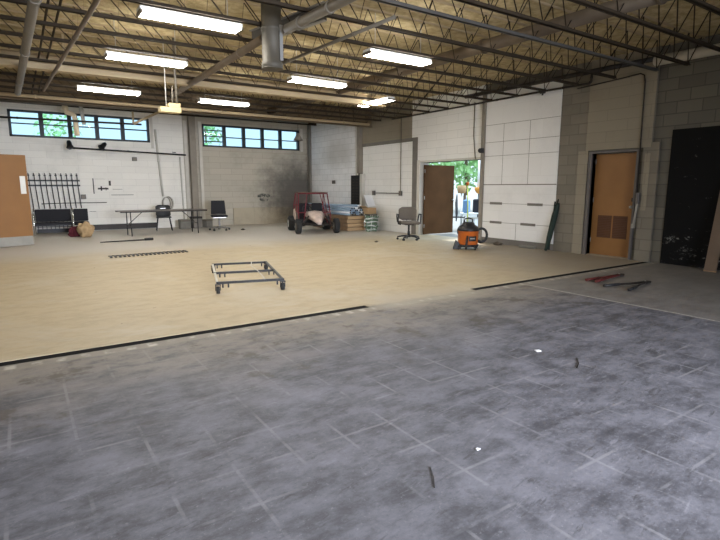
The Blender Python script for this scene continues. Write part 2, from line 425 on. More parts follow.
# ------------------------------------------------------------------ the room
D2 = (8.78, 11.05, 2.03)     # big doorway: y0, y1, height
D1 = (4.99, 5.87, 2.00)      # louvred door
XL, XR, YB, YF, ZC = -.6, 9.5, -4.6, 17.75, 3.76
SY0, SY1 = 4.575, 4.695
f = MB()
f.box((XL-.3, YB-.3, -.3), (XR, SY0, 0)).box((XL-.3, SY1, -.3), (XR, YF, 0))
f.box((XL-.3, SY0, -.3), (XR, SY1, -.035)).box((3.22, SY0, -.035), (4.93, SY1, 0)).box((XR, D1[0]-.02, -.3), (XR+.3, D1[1]+.02, .012)).box((XR, D2[0]-.02, -.3), (XR+.3, D2[1]+.02, 0))
struct('floor', f, 'floor')
tr_ = MB().box((XL, SY0+.004, -.034), (3.21, SY1-.004, -.003)).box((4.94, SY0+.004, -.034), (9.42, SY1-.004, -.003))
struct('trim_1', tr_, 'trench')
struct('ceiling', MB().box((XL-.3, YB-.3, ZC), (XR+.3, YF+.3, ZC+.25)), 'foam')
struct('wall_left', MB().box((XL-.3, YB-.3, 0), (XL, YF+.3, ZC)), 'left')
# rear wall with the open dock door behind the camera
bk = MB().box((XL, YB-.3, 0), (.8, YB, ZC)).box((4.4, YB-.3, 0), (XR, YB, ZC)).box((.8, YB-.3, 3.1), (4.4, YB, ZC))
struct('wall_back', bk, 'left')

# far wall: openings for two strip windows
W1 = (-.05, 3.72, 2.78, 3.535); W2 = (5.42, 9.14, 2.73, 3.49)
def wall_x(y0, y1, x0, x1, holes):
    mb = MB(); xs = x0
    for (a, b_, c, d) in holes:
        mb.box((xs, y0, 0), (a, y1, ZC)); mb.box((a, y0, 0), (b_, y1, c)); mb.box((a, y0, d), (b_, y1, ZC)); xs = b_
    return mb.box((xs, y0, 0), (x1, y1, ZC))
wf = struct('wall_far', wall_x(YF, YF+.3, XL, 4.76, [W1]), 'far_white')
struct('far_bay', wall_x(YF, YF+.3, 4.76, XR+.3, [W2]), 'far_grey', wf)
struct('block_plinth', MB().box((6.4, YF-.06, 0), (8.68, YF, .61), .008), 'plinth', wf)
struct('baseboard_far', MB().box((1.75, YF-.05, 0.02), (3.75, YF, .19), .006), 'pipe_dark')
def window(name, w, extra):
    x0, x1, z0, z1 = w; fr = MB(); y0, y1 = YF+.02, YF+.12; t = .07
    for a, b_ in (((x0, z0), (x0+t, z1)), ((x1-t, z0), (x1, z1)), ((x0, z0), (x1, z0+.06)), ((x0, z1-.06), (x1, z1))):
        fr.box((a[0], y0, a[1]), (b_[0], y1, b_[1]))
    o = struct(name, fr, 'window_frame')
    pw = (x1-x0-2*t)/5
    for i in range(1, 5):
        xm = x0+t+pw*i
        MB().box((xm-.055, y0-.01, z0+.06), (xm+.055, y1, z1-.06)).build('mullion', 'window_frame', o)
    for i in range(5):
        xa = x0+t+pw*i+(.055 if i else 0); xb = x0+t+pw*(i+1)-(.055 if i < 4 else 0)
        for fz in extra(i):
            zz = z0+(z1-z0)*fz
            MB().box((xa, y0+.01, zz-.016), (xb, y1-.02, zz+.016)).build('glazing_bar', 'window_frame', o)
        MB().box((xa, YF+.065, z0+.06), (xb, YF+.071, z1-.06)).build('pane', 'glass', o)
window('window_1', W1, lambda i: (.50, .0+.505) if i > 2 else (.50,))
window('window_2', W2, lambda i: (.25, .48, .74) if i == 0 else (.46,))
struct('trim_2', MB().box((W2[1]+.03, YF-.02, 2.70), (W2[1]+.13, YF, 3.55)).box((W1[1]+.02, YF-.02, 2.6), (W1[1]+.10, YF, 3.6)), 'frame_white')
# pier and column between the windows
struct('column', MB().box((4.93, YF-.22, 0), (5.13, YF, ZC)), 'column_tan')
struct('trim_3', MB().box((5.28, YF-.05, 0), (5.38, YF, 3.55)).box((4.78, YF-.06, 0), (4.88, YF, 3.55)), 'frame_white')

# right wall: openings
wr = MB()
for (a, b_, z0) in ((YB-.3, D1[0], 0), (D1[0], D1[1], D1[2]), (D1[1], D2[0], 0), (D2[0], D2[1], D2[2]), (D2[1], YF+.3, 0)):
    wr.box((XR, a, z0), (XR+.3, b_, ZC))
wr = struct('wall_right', wr, 'r_dark')
def face(name, m, y0, y1, z0, z1, t=.03):
    return struct(name, MB().box((XR-t, y0, z0), (XR, y1, z1)), m, wr)
face('sooty_bay', 'r_white_soot', 14.32, YF, 0, ZC)
face('beige_header', 'r_beige', 11.42, 13.93, 2.74, ZC)
face('infill_surround', 'column_grey', 11.16, 13.93, 2.64, 2.74, .04)
face('infill_jamb', 'column_grey', 11.16, 11.38, 0, 2.64, .04)
face('white_infill', 'r_white', 11.38, 13.93, 0.0, 2.64, .02)
face('door_header', 'r_white', 8.74, 11.16, 2.06, ZC)
face('door_header_return', 'r_white', 11.16, 11.42, 2.74, ZC)
face('panel_infill', 'r_panel', 6.62, 8.64, .14, 3.52, .05)
face('infill_kerb', 'column_grey', 6.62, 8.64, 0, .14, .03)
seams = MB()
for z in (2.80, 2.40, 2.08, 1.41): seams.box((XR-.053, 6.62, z-(.010 if z < 2 else .004)), (XR-.049, 8.64, z+(.010 if z < 2 else .004)))
for z in (.97, .52): seams.box((XR-.053, 6.62, z-.004), (XR-.049, 8.64, z+.004))
for y, z0, z1 in ((8.09, 1.41, 2.80), (7.36, 1.41, 2.80), (7.62, .14, .52)): seams.box((XR-.053, y-.004, z0), (XR-.049, y+.004, z1))
seams.build('panel_seam', 'column_grey', wr)
sl = MB()
for y0, y1, z in ((8.05, 8.42, .97), (6.93, 7.33, .97), (8.04, 8.40, .52), (7.09, 7.49, .52)): sl.box((XR-.056, y0, z-.028), (XR-.05, y1, z+.028))
sl.build('vent_slot', 'column_grey', wr)
face('bare_pier', 'r_grey', 5.95, 6.62, 0, ZC, .035)
face('beige_bay', 'r_beige', 4.74, 6.0, 2.06, ZC, .06)
face('beige_bay_jamb', 'r_grey', 4.60, 4.88, 0, 2.14, .045)
face('plaster_patch', 'r_beige', 4.74, 4.84, .93, 1.95, .052)
face('black_sheet', 'black_sheet', 1.2, 4.42, 0, 2.33, .02)
struct('trim_4', MB().box((XR-.10, 8.645, 0), (XR, 8.735, 3.55)), 'column_tan')                 # steel strip beside the big doorway
struct('trim_5', MB().box((XR-.14, 13.95, 1.80), (XR, 14.10, ZC)).box((XR-.05, 14.22, 0), (XR, 14.32, ZC)), 'column_tan')
struct('trim_6', MB().box((XR-.10, 17.42, 0), (XR, 17.60, ZC)), 'column_grey')
# door casings
struct('trim_7', MB().box((XR-.045, 5.87, 0), (XR+.2, 5.93, 2.04)).box((XR-.05, 4.95, 0), (XR+.2, 4.99, 2.04)).box((XR-.045, 4.99, 2.00), (XR+.2, 5.87, 2.04)), 'frame_grey')
struct('trim_8', MB().box((XR-.05, 11.04, 0), (XR+.3, 11.16, 2.10)).box((XR-.05, 8.74, 2.03), (XR+.3, 11.04, 2.08)).box((XR-.02, 8.735, 0), (XR+.3, 8.78, 2.03)), 'frame_white')
struct('trim_9', MB().box((XR-.05, 5.95, 0), (XR-.034, 6.16, 2.06)), 'r_beige')

# door_1: orange louvred door
d1 = struct('door_1', MB().box((XR+.10, D1[0]+.01, .012), (XR+.145, D1[1]-.01, 1.99), .003), 'door_wood')
DX = .10
for (a, b_) in ((5.13, 5.415), (5.445, 5.73)):
    lv = MB().box((XR+DX-.003, a, .36), (XR+DX+.003, b_, .80))
    for k in range(13):
        z = .378+k*.033
        lv.box((XR+DX-.013, a+.008, z-.003), (XR+DX-.001, b_-.008, z+.003), rot=Matrix.Rotation(math.radians(32), 3, 'Y'))
    lv.build('louver', 'louver', d1)
MB().cyl((XR+DX, 5.06, .98), (XR+DX-.06, 5.06, .98), .012).blob((XR+DX-.07, 5.06, .98), (.022, .03, .03), 0, 2).build('door_knob', 'steel', d1)
MB().box((XR+DX-.006, 5.03, 1.08), (XR+DX, 5.09, 1.15)).build('deadbolt', 'pipe_dark', d1)
for z in (1.80, 1.05, .25): MB().cyl((XR+DX-.008, 5.855, z), (XR+DX-.008, 5.855, z+.1), .012, n=8).build('hinge', 'steel', d1)
# door_2: dark leaf standing open outwards
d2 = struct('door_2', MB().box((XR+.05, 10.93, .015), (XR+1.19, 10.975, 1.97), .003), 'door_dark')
MB().cyl((XR+1.11, 10.93, .98), (XR+1.11, 10.87, .98), .014).blob((XR+1.11, 10.86, .98), (.03, .02, .03), 0, 2).build('door_knob', 'steel', d2)
for z in (1.75, 1.0, .2): MB().cyl((XR+.045, 10.925, z), (XR+.045, 10.925, z+.1), .011, n=8).build('hinge', 'steel', d2)
# door_3: leaf by the left wall, swung open into the room
a3 = Vector((.205, 14.0)); u3 = Vector((-math.cos(math.radians(18)), -math.sin(math.radians(18))))
rz3 = math.atan2(u3.y, u3.x)
d3 = struct('door_3', MB().box((0, -.022, .02), (.87, .022, 2.07), .003), 'door_wood'); d3.location = (a3.x, a3.y, 0); d3.rotation_euler = (0, 0, rz3)
MB().box((.005, .022, .025), (.86, .026, .235)).build('kick_plate', 'galv', d3)
MB().box((.05, .022, 1.20), (.16, .027, 1.60), .002).build('push_plate', 'white_enamel', d3)
for z in (1.85, 1.0, .2): MB().cyl((.875, .03, z), (.875, .03, z+.1), .011, n=8).build('hinge', 'steel', d3)

# ------------------------------------------------------------------ outside ground
struct('ground', MB().box((-30, YF+.3, -.4), (60, 90, -.02)).box((XR+.3, -20, -.4), (60, YF+.3, -.02)).box((-30, -30, -.4), (60, YB-.3, -.02)), 'asphalt')

# ------------------------------------------------------------------ roof joists
JY = [2.75, 3.43, 4.09, 4.57, 5.29, 6.03, 6.75, 7.44, 8.15, 8.85] + [8.85+.71*k for k in range(1, 7)]
ZB = 3.27
def make_joist():
    r = thing('roof_joist', '', 'roof joist')
    tp = MB()
    for s_ in (-1, 1):
        tp.box((XL, s_*.010, ZC-.018), (XR, s_*.016, ZC-.001)); tp.box((XL, s_*.010, ZC-.006), (XR, s_*.022, ZC-.001))
    tp.build('top_chord', 'beam_tan', r)
    bt = MB()
    for s_ in (-1, 1):
        bt.box((-.18, s_*.010, ZB), (9.08, s_*.016, ZB+.04)); bt.box((-.18, s_*.010, ZB), (9.08, s_*.034, ZB+.006))
    bt.build('bottom_chord', 'joist', r)
    pts = []; p = .463; n_ = 20
    zt, zb = ZC-.012, ZB+.02
    pts.append((XL+.05, 0, zt))
    for k in range(n_+1):
        x = -.12 + k*p*.99; t = min(1, max(0, (x-1.8)/5.2)); t = t*t*(3-2*t)
        pts.append((x, 0, zb))
        xn = x+p*.99; off = .04+(.40-.04)*t
        pts.append((x+off, 0, zt))
    pts[-1] = (XR-.08, 0, zt)
    w = MB().tube(pts, .0088, 6)
    w.build('web', 'joist', r)
    for xx in (.0,): pass
    return r
jo = make_joist()
for i, y in enumerate(JY):
    o = jo if i == 0 else dup(jo)
    o.location = (0, y, 0)
    tag(o, 'dark steel bar joist under the foam ceiling, %s counted from the camera' % ORD[i], 'roof joist', 'bar joists under the roof deck')
    if i in (3,):
        for k in kids(o):
            if k.name.startswith('bottom_chord'):
                k.data = k.data.copy(); k.data.materials[0] = M['joist_grey']

def make_purlin():
    r = thing('roof_purlin', '', 'roof purlin')
    MB().box((XL, -.006, 3.62), (XR, .006, ZC)).build('purlin_web', 'joist', r)
    MB().box((XL, -.035, 3.612), (XR, .035, 3.62)).build('bottom_flange', 'joist', r)
    return r
pu = make_purlin()
for i, y in enumerate((14.0, 14.75, 15.5, 16.25, 17.0)):
    o = pu if i == 0 else dup(pu); o.location = (0, y, 0)
    tag(o, 'shallow dark roof purlin in the bay before the strip windows, %s from the joists' % ORD[i], 'roof purlin', 'roof purlins before the windows')

# ------------------------------------------------------------------ overhead services
def pipe(name, label, cat, pts, r, m, clamps=0, n=14):
    o = thing(name, label, cat)
    MB().tube(pts, r, n).build('pipe_run', m, o)
    for k in range(clamps):
        t = (k+.5)/clamps; i = int(t*(len(pts)-1)); tt = t*(len(pts)-1)-i
        a, b_ = Vector(pts[i]), Vector(pts[i+1]); c = a.lerp(b_, tt); d = (b_-a).normalized()
        MB().cyl(c-d*.02, c+d*.02, r*1.18, n=n).build('coupling', m, o)
    return o
pipe('roof_pipe', 'thick grey pipe running lengthwise under the joists beside the orange push-plate door', 'pipe', [(.32, 2.5, 3.13), (.30, 6, 3.13), (.17, 12.0, 3.13)], .052, 'pipe_grey', 5)
pipe('roof_pipe', 'thin tan pipe running lengthwise under the joists just past the thick grey pipe', 'pipe', [(.92, 2.5, 3.16), (.81, 6, 3.16), (.58, 11.6, 3.16)], .026, 'pipe_brown', 4)
pipe('conduit', 'slim dark conduit threaded through the joists beside the thick grey pipe', 'conduit', [(.46, 2.5, 3.34), (.46, 9, 3.34), (.44, 13.2, 3.34)], .014, 'joist')
pipe('conduit', 'slim dark conduit threaded through the joists between the grey and tan pipes', 'conduit', [(.58, 2.5, 3.36), (.58, 9, 3.36), (.56, 13.2, 3.36)], .014, 'joist')
pipe('roof_pipe', 'grey pipe running back from the hanging flue over the camera end', 'pipe', [(2.95, 2.4, 3.19), (2.87, 4.5, 3.19), (2.81, 5.72, 3.19)], .055, 'pipe_grey', 4)
pipe('roof_pipe', 'grey pipe running on from the hanging flue towards the strip windows', 'pipe', [(2.74, 6.25, 3.20), (2.77, 8.7, 3.20), (2.79, 11, 3.20)], .05, 'pipe_brown', 3)
pipe('roof_pipe', 'wide brown pipe run lengthwise through the joist webs in mid ceiling', 'pipe', [(6.05, 1.8, 3.43), (5.98, 6, 3.43), (6.0, 10, 3.43), (6.0, 14, 3.43)], .09, 'pipe_brown', 5, 18)
pipe('conduit', 'slim tan conduit lengthwise under the joists past the flue', 'conduit', [(3.62, 4.7, 3.2), (3.55, 6.2, 3.2), (3.48, 8.0, 3.2)], .022, 'pipe_grey', 2)
o = thing('wall_pipe', 'pale lagged pipe with a dark end run along the top of the block wall', 'pipe')
MB().tube([(9.34, 1.0, 3.47), (9.34, 4.75, 3.50)], .085, 16).build('lagging', 'pipe_white', o)
MB().tube([(9.30, 4.75, 3.53), (9.30, 9.2, 3.53)], .045, 12).build('bare_pipe', 'pipe_dark', o, )
pipe('gas_pipe', 'slim black gas pipe hung along the white panelled wall below the joists', 'pipe', [(9.35, 12.2, 3.33), (9.35, 9.4, 3.33), (9.35, 7.1, 3.34), (9.35, 5.97, 3.33), (9.35, 5.93, 3.36), (9.35, 5.93, 3.5)], .022, 'pipe_dark', 5)
o = thing('pipe_valve', 'small black valve block on the gas pipe above the white panels', 'valve', (9.35, 7.02, 3.33))
MB().cyl((0, -.05, 0), (0, .05, 0), .04).cyl((0, 0, 0), (0, 0, -.07), .02).build('valve_body', 'pipe_dark', o)

# tan girder across the ceiling
g_ = thing('ceiling_girder', 'tan painted steel girder crossing the ceiling between lamp rows', 'girder', (0, 9.72, 0))
MB().box((XL, -.09, 3.175), (7.2, .09, 3.19)).build('bottom_flange', 'beam_tan', g_)
MB().box((XL, -.008, 3.19), (7.2, .008, 3.40)).build('girder_web', 'beam_tan', g_)
MB().box((XL, -.09, 3.40), (7.2, .09, 3.415)).build('top_flange', 'beam_tan', g_)
for k in range(4): MB().box((.8+k*1.9, -.02, 3.415), (.84+k*1.9, .02, ZC-.0)).build('hanger', 'beam_tan', g_)
o = thing('crossbeam', 'added deep grey steel crossbeam hiding the two added lamps before the window bay', 'beam', (0, 13.42, 0))  # solid beam put in to keep the added far lamps out of view
MB().box((XL+.001, -.006, 3.225), (XR-.001, .006, ZC-.002)).build('beam_web', 'beam_brown', o)
MB().box((XL+.001, -.07, 3.215), (XR-.001, .07, 3.227)).build('bottom_flange', 'beam_brown', o)
# pipes across near the windows
pipe('roof_pipe', 'pale grey pipe crossing above the first strip window', 'pipe', [(-.5, 16.6, 3.60), (2.0, 16.6, 3.64), (4.4, 16.6, 3.66), (8.9, 16.6, 3.64)], .045, 'pipe_grey', 5)
pipe('roof_pipe', 'tan pipe crossing the ceiling in front of the strip windows', 'pipe', [(-.5, 15.1, 3.50), (4.4, 15.1, 3.52), (8.9, 15.1, 3.50)], .04, 'beam_tan', 5)
pipe('roof_pipe', 'tan pipe crossing under the joists just past the far lamp row', 'pipe', [(-.5, 12.75, 3.20), (4.4, 12.75, 3.20), (8.9, 12.75, 3.20)], .035, 'beam_tan', 5)
pipe('sprinkler_pipe', 'dark thin pipe crossing in front of the first strip window', 'pipe', [(-.55, 16.55, 3.16), (1.6, 16.55, 3.18), (3.25, 16.55, 3.20)], .028, 'pipe_dark', 3)
o = thing('diagonal_strut', 'tan angled timber hung under the joists beside the yellow junction box', 'strut')
MB().bar((3.12, 16.5, 3.22), (2.3, 9.9, 2.72), .05, .03).bar((3.12, 16.5, 3.22), (3.12, 16.5, 3.45), .03, .03).build('strut_bar', 'beam_tan', o) if False else MB().bar((3.02, 16.5, 3.2), (3.85, 16.5, 3.64), .07, .07).bar((3.02, 16.5, 3.2), (3.02, 16.5, 3.55), .05, .05).build('strut_bar', 'beam_tan', o)
# cream drain pipes in front of window_1
o = thing('drain_pipe', 'cream elbowed drain pipe dropping in front of the first strip window', 'pipe', (0, 16.75, 0))
MB().tube([(1.30, 0, ZC+.01), (1.31, 0, 3.50), (1.34, 0, 3.42), (1.44, 0, 3.40), (1.52, 0, 3.34), (1.54, 0, 3.20), (1.55, 0, 2.80)], .068, 12).build('pipe_run', 'pvc_cream', o)
MB().cyl((1.31, 0, 3.48), (1.31, 0, 3.58), .082).build('coupling', 'pvc_cream', o)
o = thing('drain_pipe', 'white stub pipe beside the cream drain pipe at the first window', 'pipe', (0, 16.75, 0))
MB().tube([(1.70, 0, ZC+.01), (1.71, 0, 3.5), (1.75, 0, 3.12)], .05, 12).build('pipe_run', 'pipe_white', o)
MB().cyl((1.71, 0, 3.46), (1.71, 0, 3.54), .062).build('coupling', 'pipe_white', o)

# hanging flue
fl = thing('exhaust_flue', 'round galvanised flue stub hanging from the ceiling past the nearest lamp', 'flue', (2.70, 5.92, -.10))
MB().lathe([(.118, 2.87), (.128, 2.88), (.128, 2.93), (.118, 2.94), (.118, 3.30), (.128, 3.305), (.128, 3.33), (.118, 3.34), (.118, 3.84), (.02, 3.84)], n=28).build('flue_drum', 'flue', fl)
MB().box((.05, -.125, 2.95), (.09, -.115, 3.35)).build('seam', 'steel', fl)
MB().cyl((0, 0, 2.86), (0, 0, 2.872), .13, n=28).build('rim', 'flue', fl)
o = thing('steel_channel', 'grey steel channel threaded through the joists beside the flue', 'channel')
MB().bar((2.98, 5.5, 3.42), (2.66, 7.05, 3.42), .012, .24).build('channel_web', 'joist_grey', o) if False else MB().bar((3.22, 5.5, 3.40), (2.92, 7.05, 3.40), .012, .20).build('channel_web', 'joist_grey', o)
MB().bar((3.20, 5.5, 3.30), (2.90, 7.05, 3.30), .05, .012).build('channel_flange', 'galv', o)
MB().bar((3.20, 5.5, 3.50), (2.90, 7.05, 3.50), .05, .012).build('channel_flange', 'galv', o)

# yellow junction box on hanger rods
o = thing('junction_box', 'yellow metal box hung on long rods in front of the far wall pier', 'box', (2.2, 8.9, 0))
MB().box((-.16, -.09, 2.56), (.17, .09, 2.64), .006).build('tray', 'box_yellow', o)
MB().box((-.02, -.08, 2.64), (.16, .08, 2.71), .006).build('box_body', 'box_yellow', o)
MB().cyl((-.05, 0, 2.60), (-.04, 0, ZC), .008).build('hanger_rod', 'pipe_white', o)
MB().cyl((.055, 0, 2.68), (.06, 0, 3.0), .012).build('hanger_rod', 'pipe_grey', o)
MB().cyl((.12, 0, 2.70), (.12, 0, ZC), .019).build('hanger_rod', 'pipe_grey', o)

# fluorescent fittings
def make_lamp():
    r = thing('fluorescent_light', '', 'ceiling light')
    MB().box((-.57, -.092, .033), (.57, .092, .07), .006).build('housing', 'white_enamel', r)
    poly = [(-.085, .034), (-.106, .022), (-.108, .0), (.108, .0), (.106, .022), (.085, .034)]
    MB().prism(poly, -.545, .545, 'yz').build('diffuser', 'lit', r)
    for s_ in (-1, 1):
        MB().prism(poly, s_*.545, s_*.57, 'yz').build('end_cap', 'pipe_grey', r)
        MB().cyl((s_*.42, 0, .075), (s_*.42, 0, ZC-3.19), .006, n=6).build('hanger', 'pipe_white', r)
    return r
lamps = [(1.82, 6.13, 0, 'lit strip lamp nearest the camera, before the hanging flue'),
         (4.80, 6.13, 0, 'lit strip lamp in the nearest row, past the hanging flue'),
         (1.78, 8.33, 0, 'lit strip lamp in the middle row, beside the tan girder and yellow box'),
         (4.68, 8.33, 0, 'lit strip lamp in the middle row, past the flue near the tan girder'),
         (1.67, 11.30, 0, 'lit strip lamp in the far row above the first strip window'),
         (4.01, 11.42, 0, 'lit strip lamp in the far row above the window over the office chair'),
         (6.80, 9.48, PI/2, 'lit strip lamp turned lengthwise near the white panelled wall'),
         (2.3, 14.45, 0, 'added strip lamp hidden above the grey crossbeam over the folding table'),  # added lamp, hidden behind the beam to brighten the far wall
         (6.7, 14.45, 0, 'added strip lamp hidden above the grey crossbeam over the go-kart')]  # second added lamp for the far wall, also out of view
l0 = make_lamp()
for i, (x, y, rz, lb) in enumerate(lamps):
    o = l0 if i == 0 else dup(l0)
    o.location = (x, y, 3.19 if i < 7 else 3.50); o.rotation_euler = (0, 0, rz)
    if i > 6:
        for k in kids(o):
            if k.name.startswith('hanger'): k.scale.z = .30 ; k.location.z = .053
    tag(o, lb, 'ceiling light', 'fluorescent lamps under the joists')
for i, (p, q) in enumerate((((4.9, 8.9, 3.2), (5.0, 9.25, 2.98)), ((5.55, 9.2, 3.2), (5.5, 9.3, 3.02)))):
    pass

# spot bar on the far wall
o = thing('spotlight_bar', 'long black pipe along the far wall carrying two spotlights', 'lighting bar', (0, 17.35, 0))
MB().tube([(1.3, 0, 2.50), (4.72, 0, 2.40)], .026, 10).build('bar_pipe', 'black_metal', o)
for x in (1.5, 3.0, 4.4): MB().cyl((x, 0, 2.47), (x, .4, 2.5), .012, n=6).build('bracket', 'black_metal', o)
for i, (x, dz, ax, lb) in enumerate(((1.38, .10, (.1, -.4, -1), 'black spotlight clamped at the end of the bar under the first window'), (2.27, .11, (-.9, -.5, -.9), 'black tilted spotlight clamped on the bar below the window middle'))):
    s_ = thing('spotlight', lb, 'spotlight', (x, 17.33, 2.47), 0, 'spotlights on the far wall bar')
    MB().lathe([(.02, .12), (.05, .11), (.065, .06), (.07, -.02), (.10, -.10), (.095, -.11), (.02, -.10)], (0, -.02, .12), 16, tuple(-v for v in ax)).build('lamp_head', 'black_metal', s_)
    MB().cyl((0, 0, -.03), (0, 0, .1), .018, n=8).box((-.04, -.03, -.02), (.04, .03, .035)).build('clamp', 'black_metal', s_)
o = thing('pendant_shade', 'dark cone lampshade hanging before the end of the second strip window', 'pendant lamp', (8.75, 17.1, 0))
MB().lathe([(.17, 3.06), (.165, 3.05), (.05, 3.26), (.035, 3.31), (.04, 3.31), (.06, 3.27), (.175, 3.06)], n=20).build('lamp_shade', 'column_tan', o)
MB().cyl((0, 0, 3.30), (0, 0, ZC), .008, n=6).build('cord', 'pipe_dark', o)

# ------------------------------------------------------------------ fixtures on the walls
def wallbox(name, label, cat, c, sx, sz, d=.07, m='frame_grey'):
    o = thing(name, label, cat, c)
    MB().box((-sx/2, -d, -sz/2), (sx/2, 0, sz/2), .006).build('box_body', m, o)
    MB().box((-sx*.36, -d-.006, -sz*.36), (sx*.36, -d, sz*.36), .002).build('cover_plate', 'pipe_grey', o)
    return o
wallbox('electrical_box', 'small grey electrical box on the far wall beside the hook rack', 'electrical box', (1.66, YF, 1.06), .14, .14)
wallbox('electrical_box', 'small grey box on the far wall under the spotlight bar', 'electrical box', (3.2, YF, 2.24), .14, .12)
pipe('conduit', 'thin dark conduit line along the far wall below the hook rack', 'conduit', [(.55, YF-.015, .86), (1.1, YF-.015, .875), (2.3, YF-.015, .875)], .012, 'pipe_dark')
pipe('conduit', 'white conduit dropping down the far wall to the coiled cable', 'conduit', [(3.88, YF-.05, 3.2), (3.93, YF-.05, 2.2), (4.0, YF-.05, 1.05)], .035, 'pipe_white', 3)
pipe('conduit', 'slim pale conduit on the far wall beside the pier', 'conduit', [(4.62, YF-.03, 2.35), (4.66, YF-.03, .1)], .025, 'pipe_white', 2)
o = thing('cable_coil', 'coiled pale cable hanging on the far wall behind the folding table', 'cable', (4.08, YF-.08, .82))
for k in range(4):
    MB().tube([(.13*(1+.08*k)*math.cos(a)+.02*k, -.02*k, .2*(1+.05*k)*math.sin(a)) for a in [i*2*PI/22 for i in range(22)]], .011, 6, True).build('loop', 'pipe_white' if k % 2 else 'pipe_grey', o)
# sketch marks on the far wall
mk = MB()
for (a, b_) in (((1.95, 1.15), (2.0, 1.62)), ((2.4, 1.4), (2.48, 1.55)), ((2.08, 1.28), (2.38, 1.33)), ((2.16, 1.24), (2.22, 1.38)), ((2.3, 1.25), (2.34, 1.35)), ((2.45, 1.1), (3.1, 1.115)), ((2.5, 1.28), (2.78, 1.29)), ((1.8, .60), (1.98, .61)), ((2.02, 1.6), (2.3, 1.605))):
    mk.box((a[0], YF-.002, a[1]), (b_[0]-(.02 if b_[0]-a[0] < .1 else 0), YF+.002, b_[1]))
mk.build('ink_mark', 'pipe_dark', wf)
# hook rack
rk = thing('hook_rack', 'black wall rack of tall slanted hooks on the far wall above the bench', 'rack', (0, YF, 0))
for z in (1.545, 1.40): MB().box((.12, -.05, z-.022), (1.60, -.03, z+.022)).build('rail', 'black_metal', rk)
for k in range(11):
    x = .16+k*.137
    MB().tube([(x-.01, -.07, 1.76), (x, -.06, 1.70), (x+.01, -.06, 1.35), (x+.05, -.06, .72)], .014, 6).box((x-.035, -.085, 1.68), (x+.02, -.055, 1.71)).build('hook', 'black_metal', rk)
# lockbox / cables on the right wall
o = thing('horn_speaker', 'small black box on the steel strip above the big doorway', 'speaker', (XR-.10, 8.67, 2.22))
MB().box((-.09, -.05, -.055), (0, .05, .055), .01).build('box_body', 'black_plastic', o)
MB().cyl((-.09, 0, 0), (-.12, 0, 0), .03, .045).build('horn', 'black_plastic', o)
pipe('conduit', 'vertical dark cable dropping to the big doorway header', 'conduit', [(XR-.06, 9.02, 3.4), (XR-.06, 9.02, 2.6), (XR-.06, 8.95, 2.1), (XR-.06, 8.93, 2.04)], .012, 'pipe_grey', 2)
pipe('conduit', 'slim conduit dropping across the white infill to a wall box', 'conduit', [(XR-.065, 11.88, 3.5), (XR-.065, 11.88, 1.2), (XR-.065, 11.92, 1.17), (XR-.065, 13.2, 1.17)], .013, 'pipe_grey', 3)
for y, lb in ((13.25, 'small grey wall box at the far end of the conduit on white infill'), (11.88, 'small grey wall box where the conduit bends on white infill')):
    o = thing('electrical_box', lb, 'electrical box', (XR-.03, y, 1.17))
    MB().box((-.06, -.06, -.07), (0, .06, .07), .006).build('box_body', 'frame_grey', o)
    MB().box((-.066, -.045, -.055), (-.06, .045, .055), .002).build('cover_plate', 'pipe_grey', o)
o = thing('breaker_panel', 'tall black breaker panel on the right wall behind the lumber', 'electrical panel', (XR-.03, 14.22, 0))
MB().box((-.10, -.27, .72), (0, .27, 1.74), .008).build('cabinet', 'black_metal', o)
for k in range(9): MB().box((-.108, -.20, .82+k*.095), (-.10, -.03, .87+k*.095)).build('breaker', 'pipe_dark', o)
for k in range(9): MB().box((-.108, .03, .82+k*.095), (-.10, .20, .87+k*.095)).build('breaker', 'pipe_dark', o)
o = thing('panel_frame', 'pale box frame beside the black breaker panel', 'wall box', (XR-.03, 13.85, .72))
MB().box((-.12, -.07, 0), (0, .08, 1.06), .008).build('cover', 'pipe_white', o)
pipe('conduit', 'white pipe rising from the breaker panel to the ceiling', 'conduit', [(XR-.08, 14.19, 1.74), (XR-.08, 14.19, 3.6)], .045, 'pipe_white', 3)
o = thing('wall_switch', 'small grey switch box on the sooty end wall', 'switch', (XR-.03, 15.74, 1.53))
MB().box((-.05, -.09, -.06), (0, .09, .06), .006).build('box_body', 'frame_grey', o); MB().box((-.06, -.015, -.02), (-.05, .015, .02)).build('toggle', 'black_plastic', o)
pipe('conduit', 'slim dark conduit arching over then down beside the louvred door', 'conduit', [(XR-.09, 6.25, 3.28), (XR-.09, 5.3, 3.33), (XR-.09, 5.02, 3.35), (XR-.09, 4.95, 3.31), (XR-.09, 4.93, 3.2), (XR-.09, 4.90, 1.2)], .012, 'pipe_dark', 2)
o = thing('door_closer_rod', 'grey metal lever arm hanging beside the louvred door', 'lever', (XR-.09, 4.875, 0))
MB().box((-.03, -.025, 1.05), (.03, .035, 1.25), .006).build('switch_box', 'frame_grey', o)
MB().bar((0, 0, 1.1), (-.01, .035, .62), .035, .03).build('arm', 'galv', o)
MB().bar((-.01, .04, .60), (-.01, .04, .68), .06, .04).build('foot', 'galv', o)

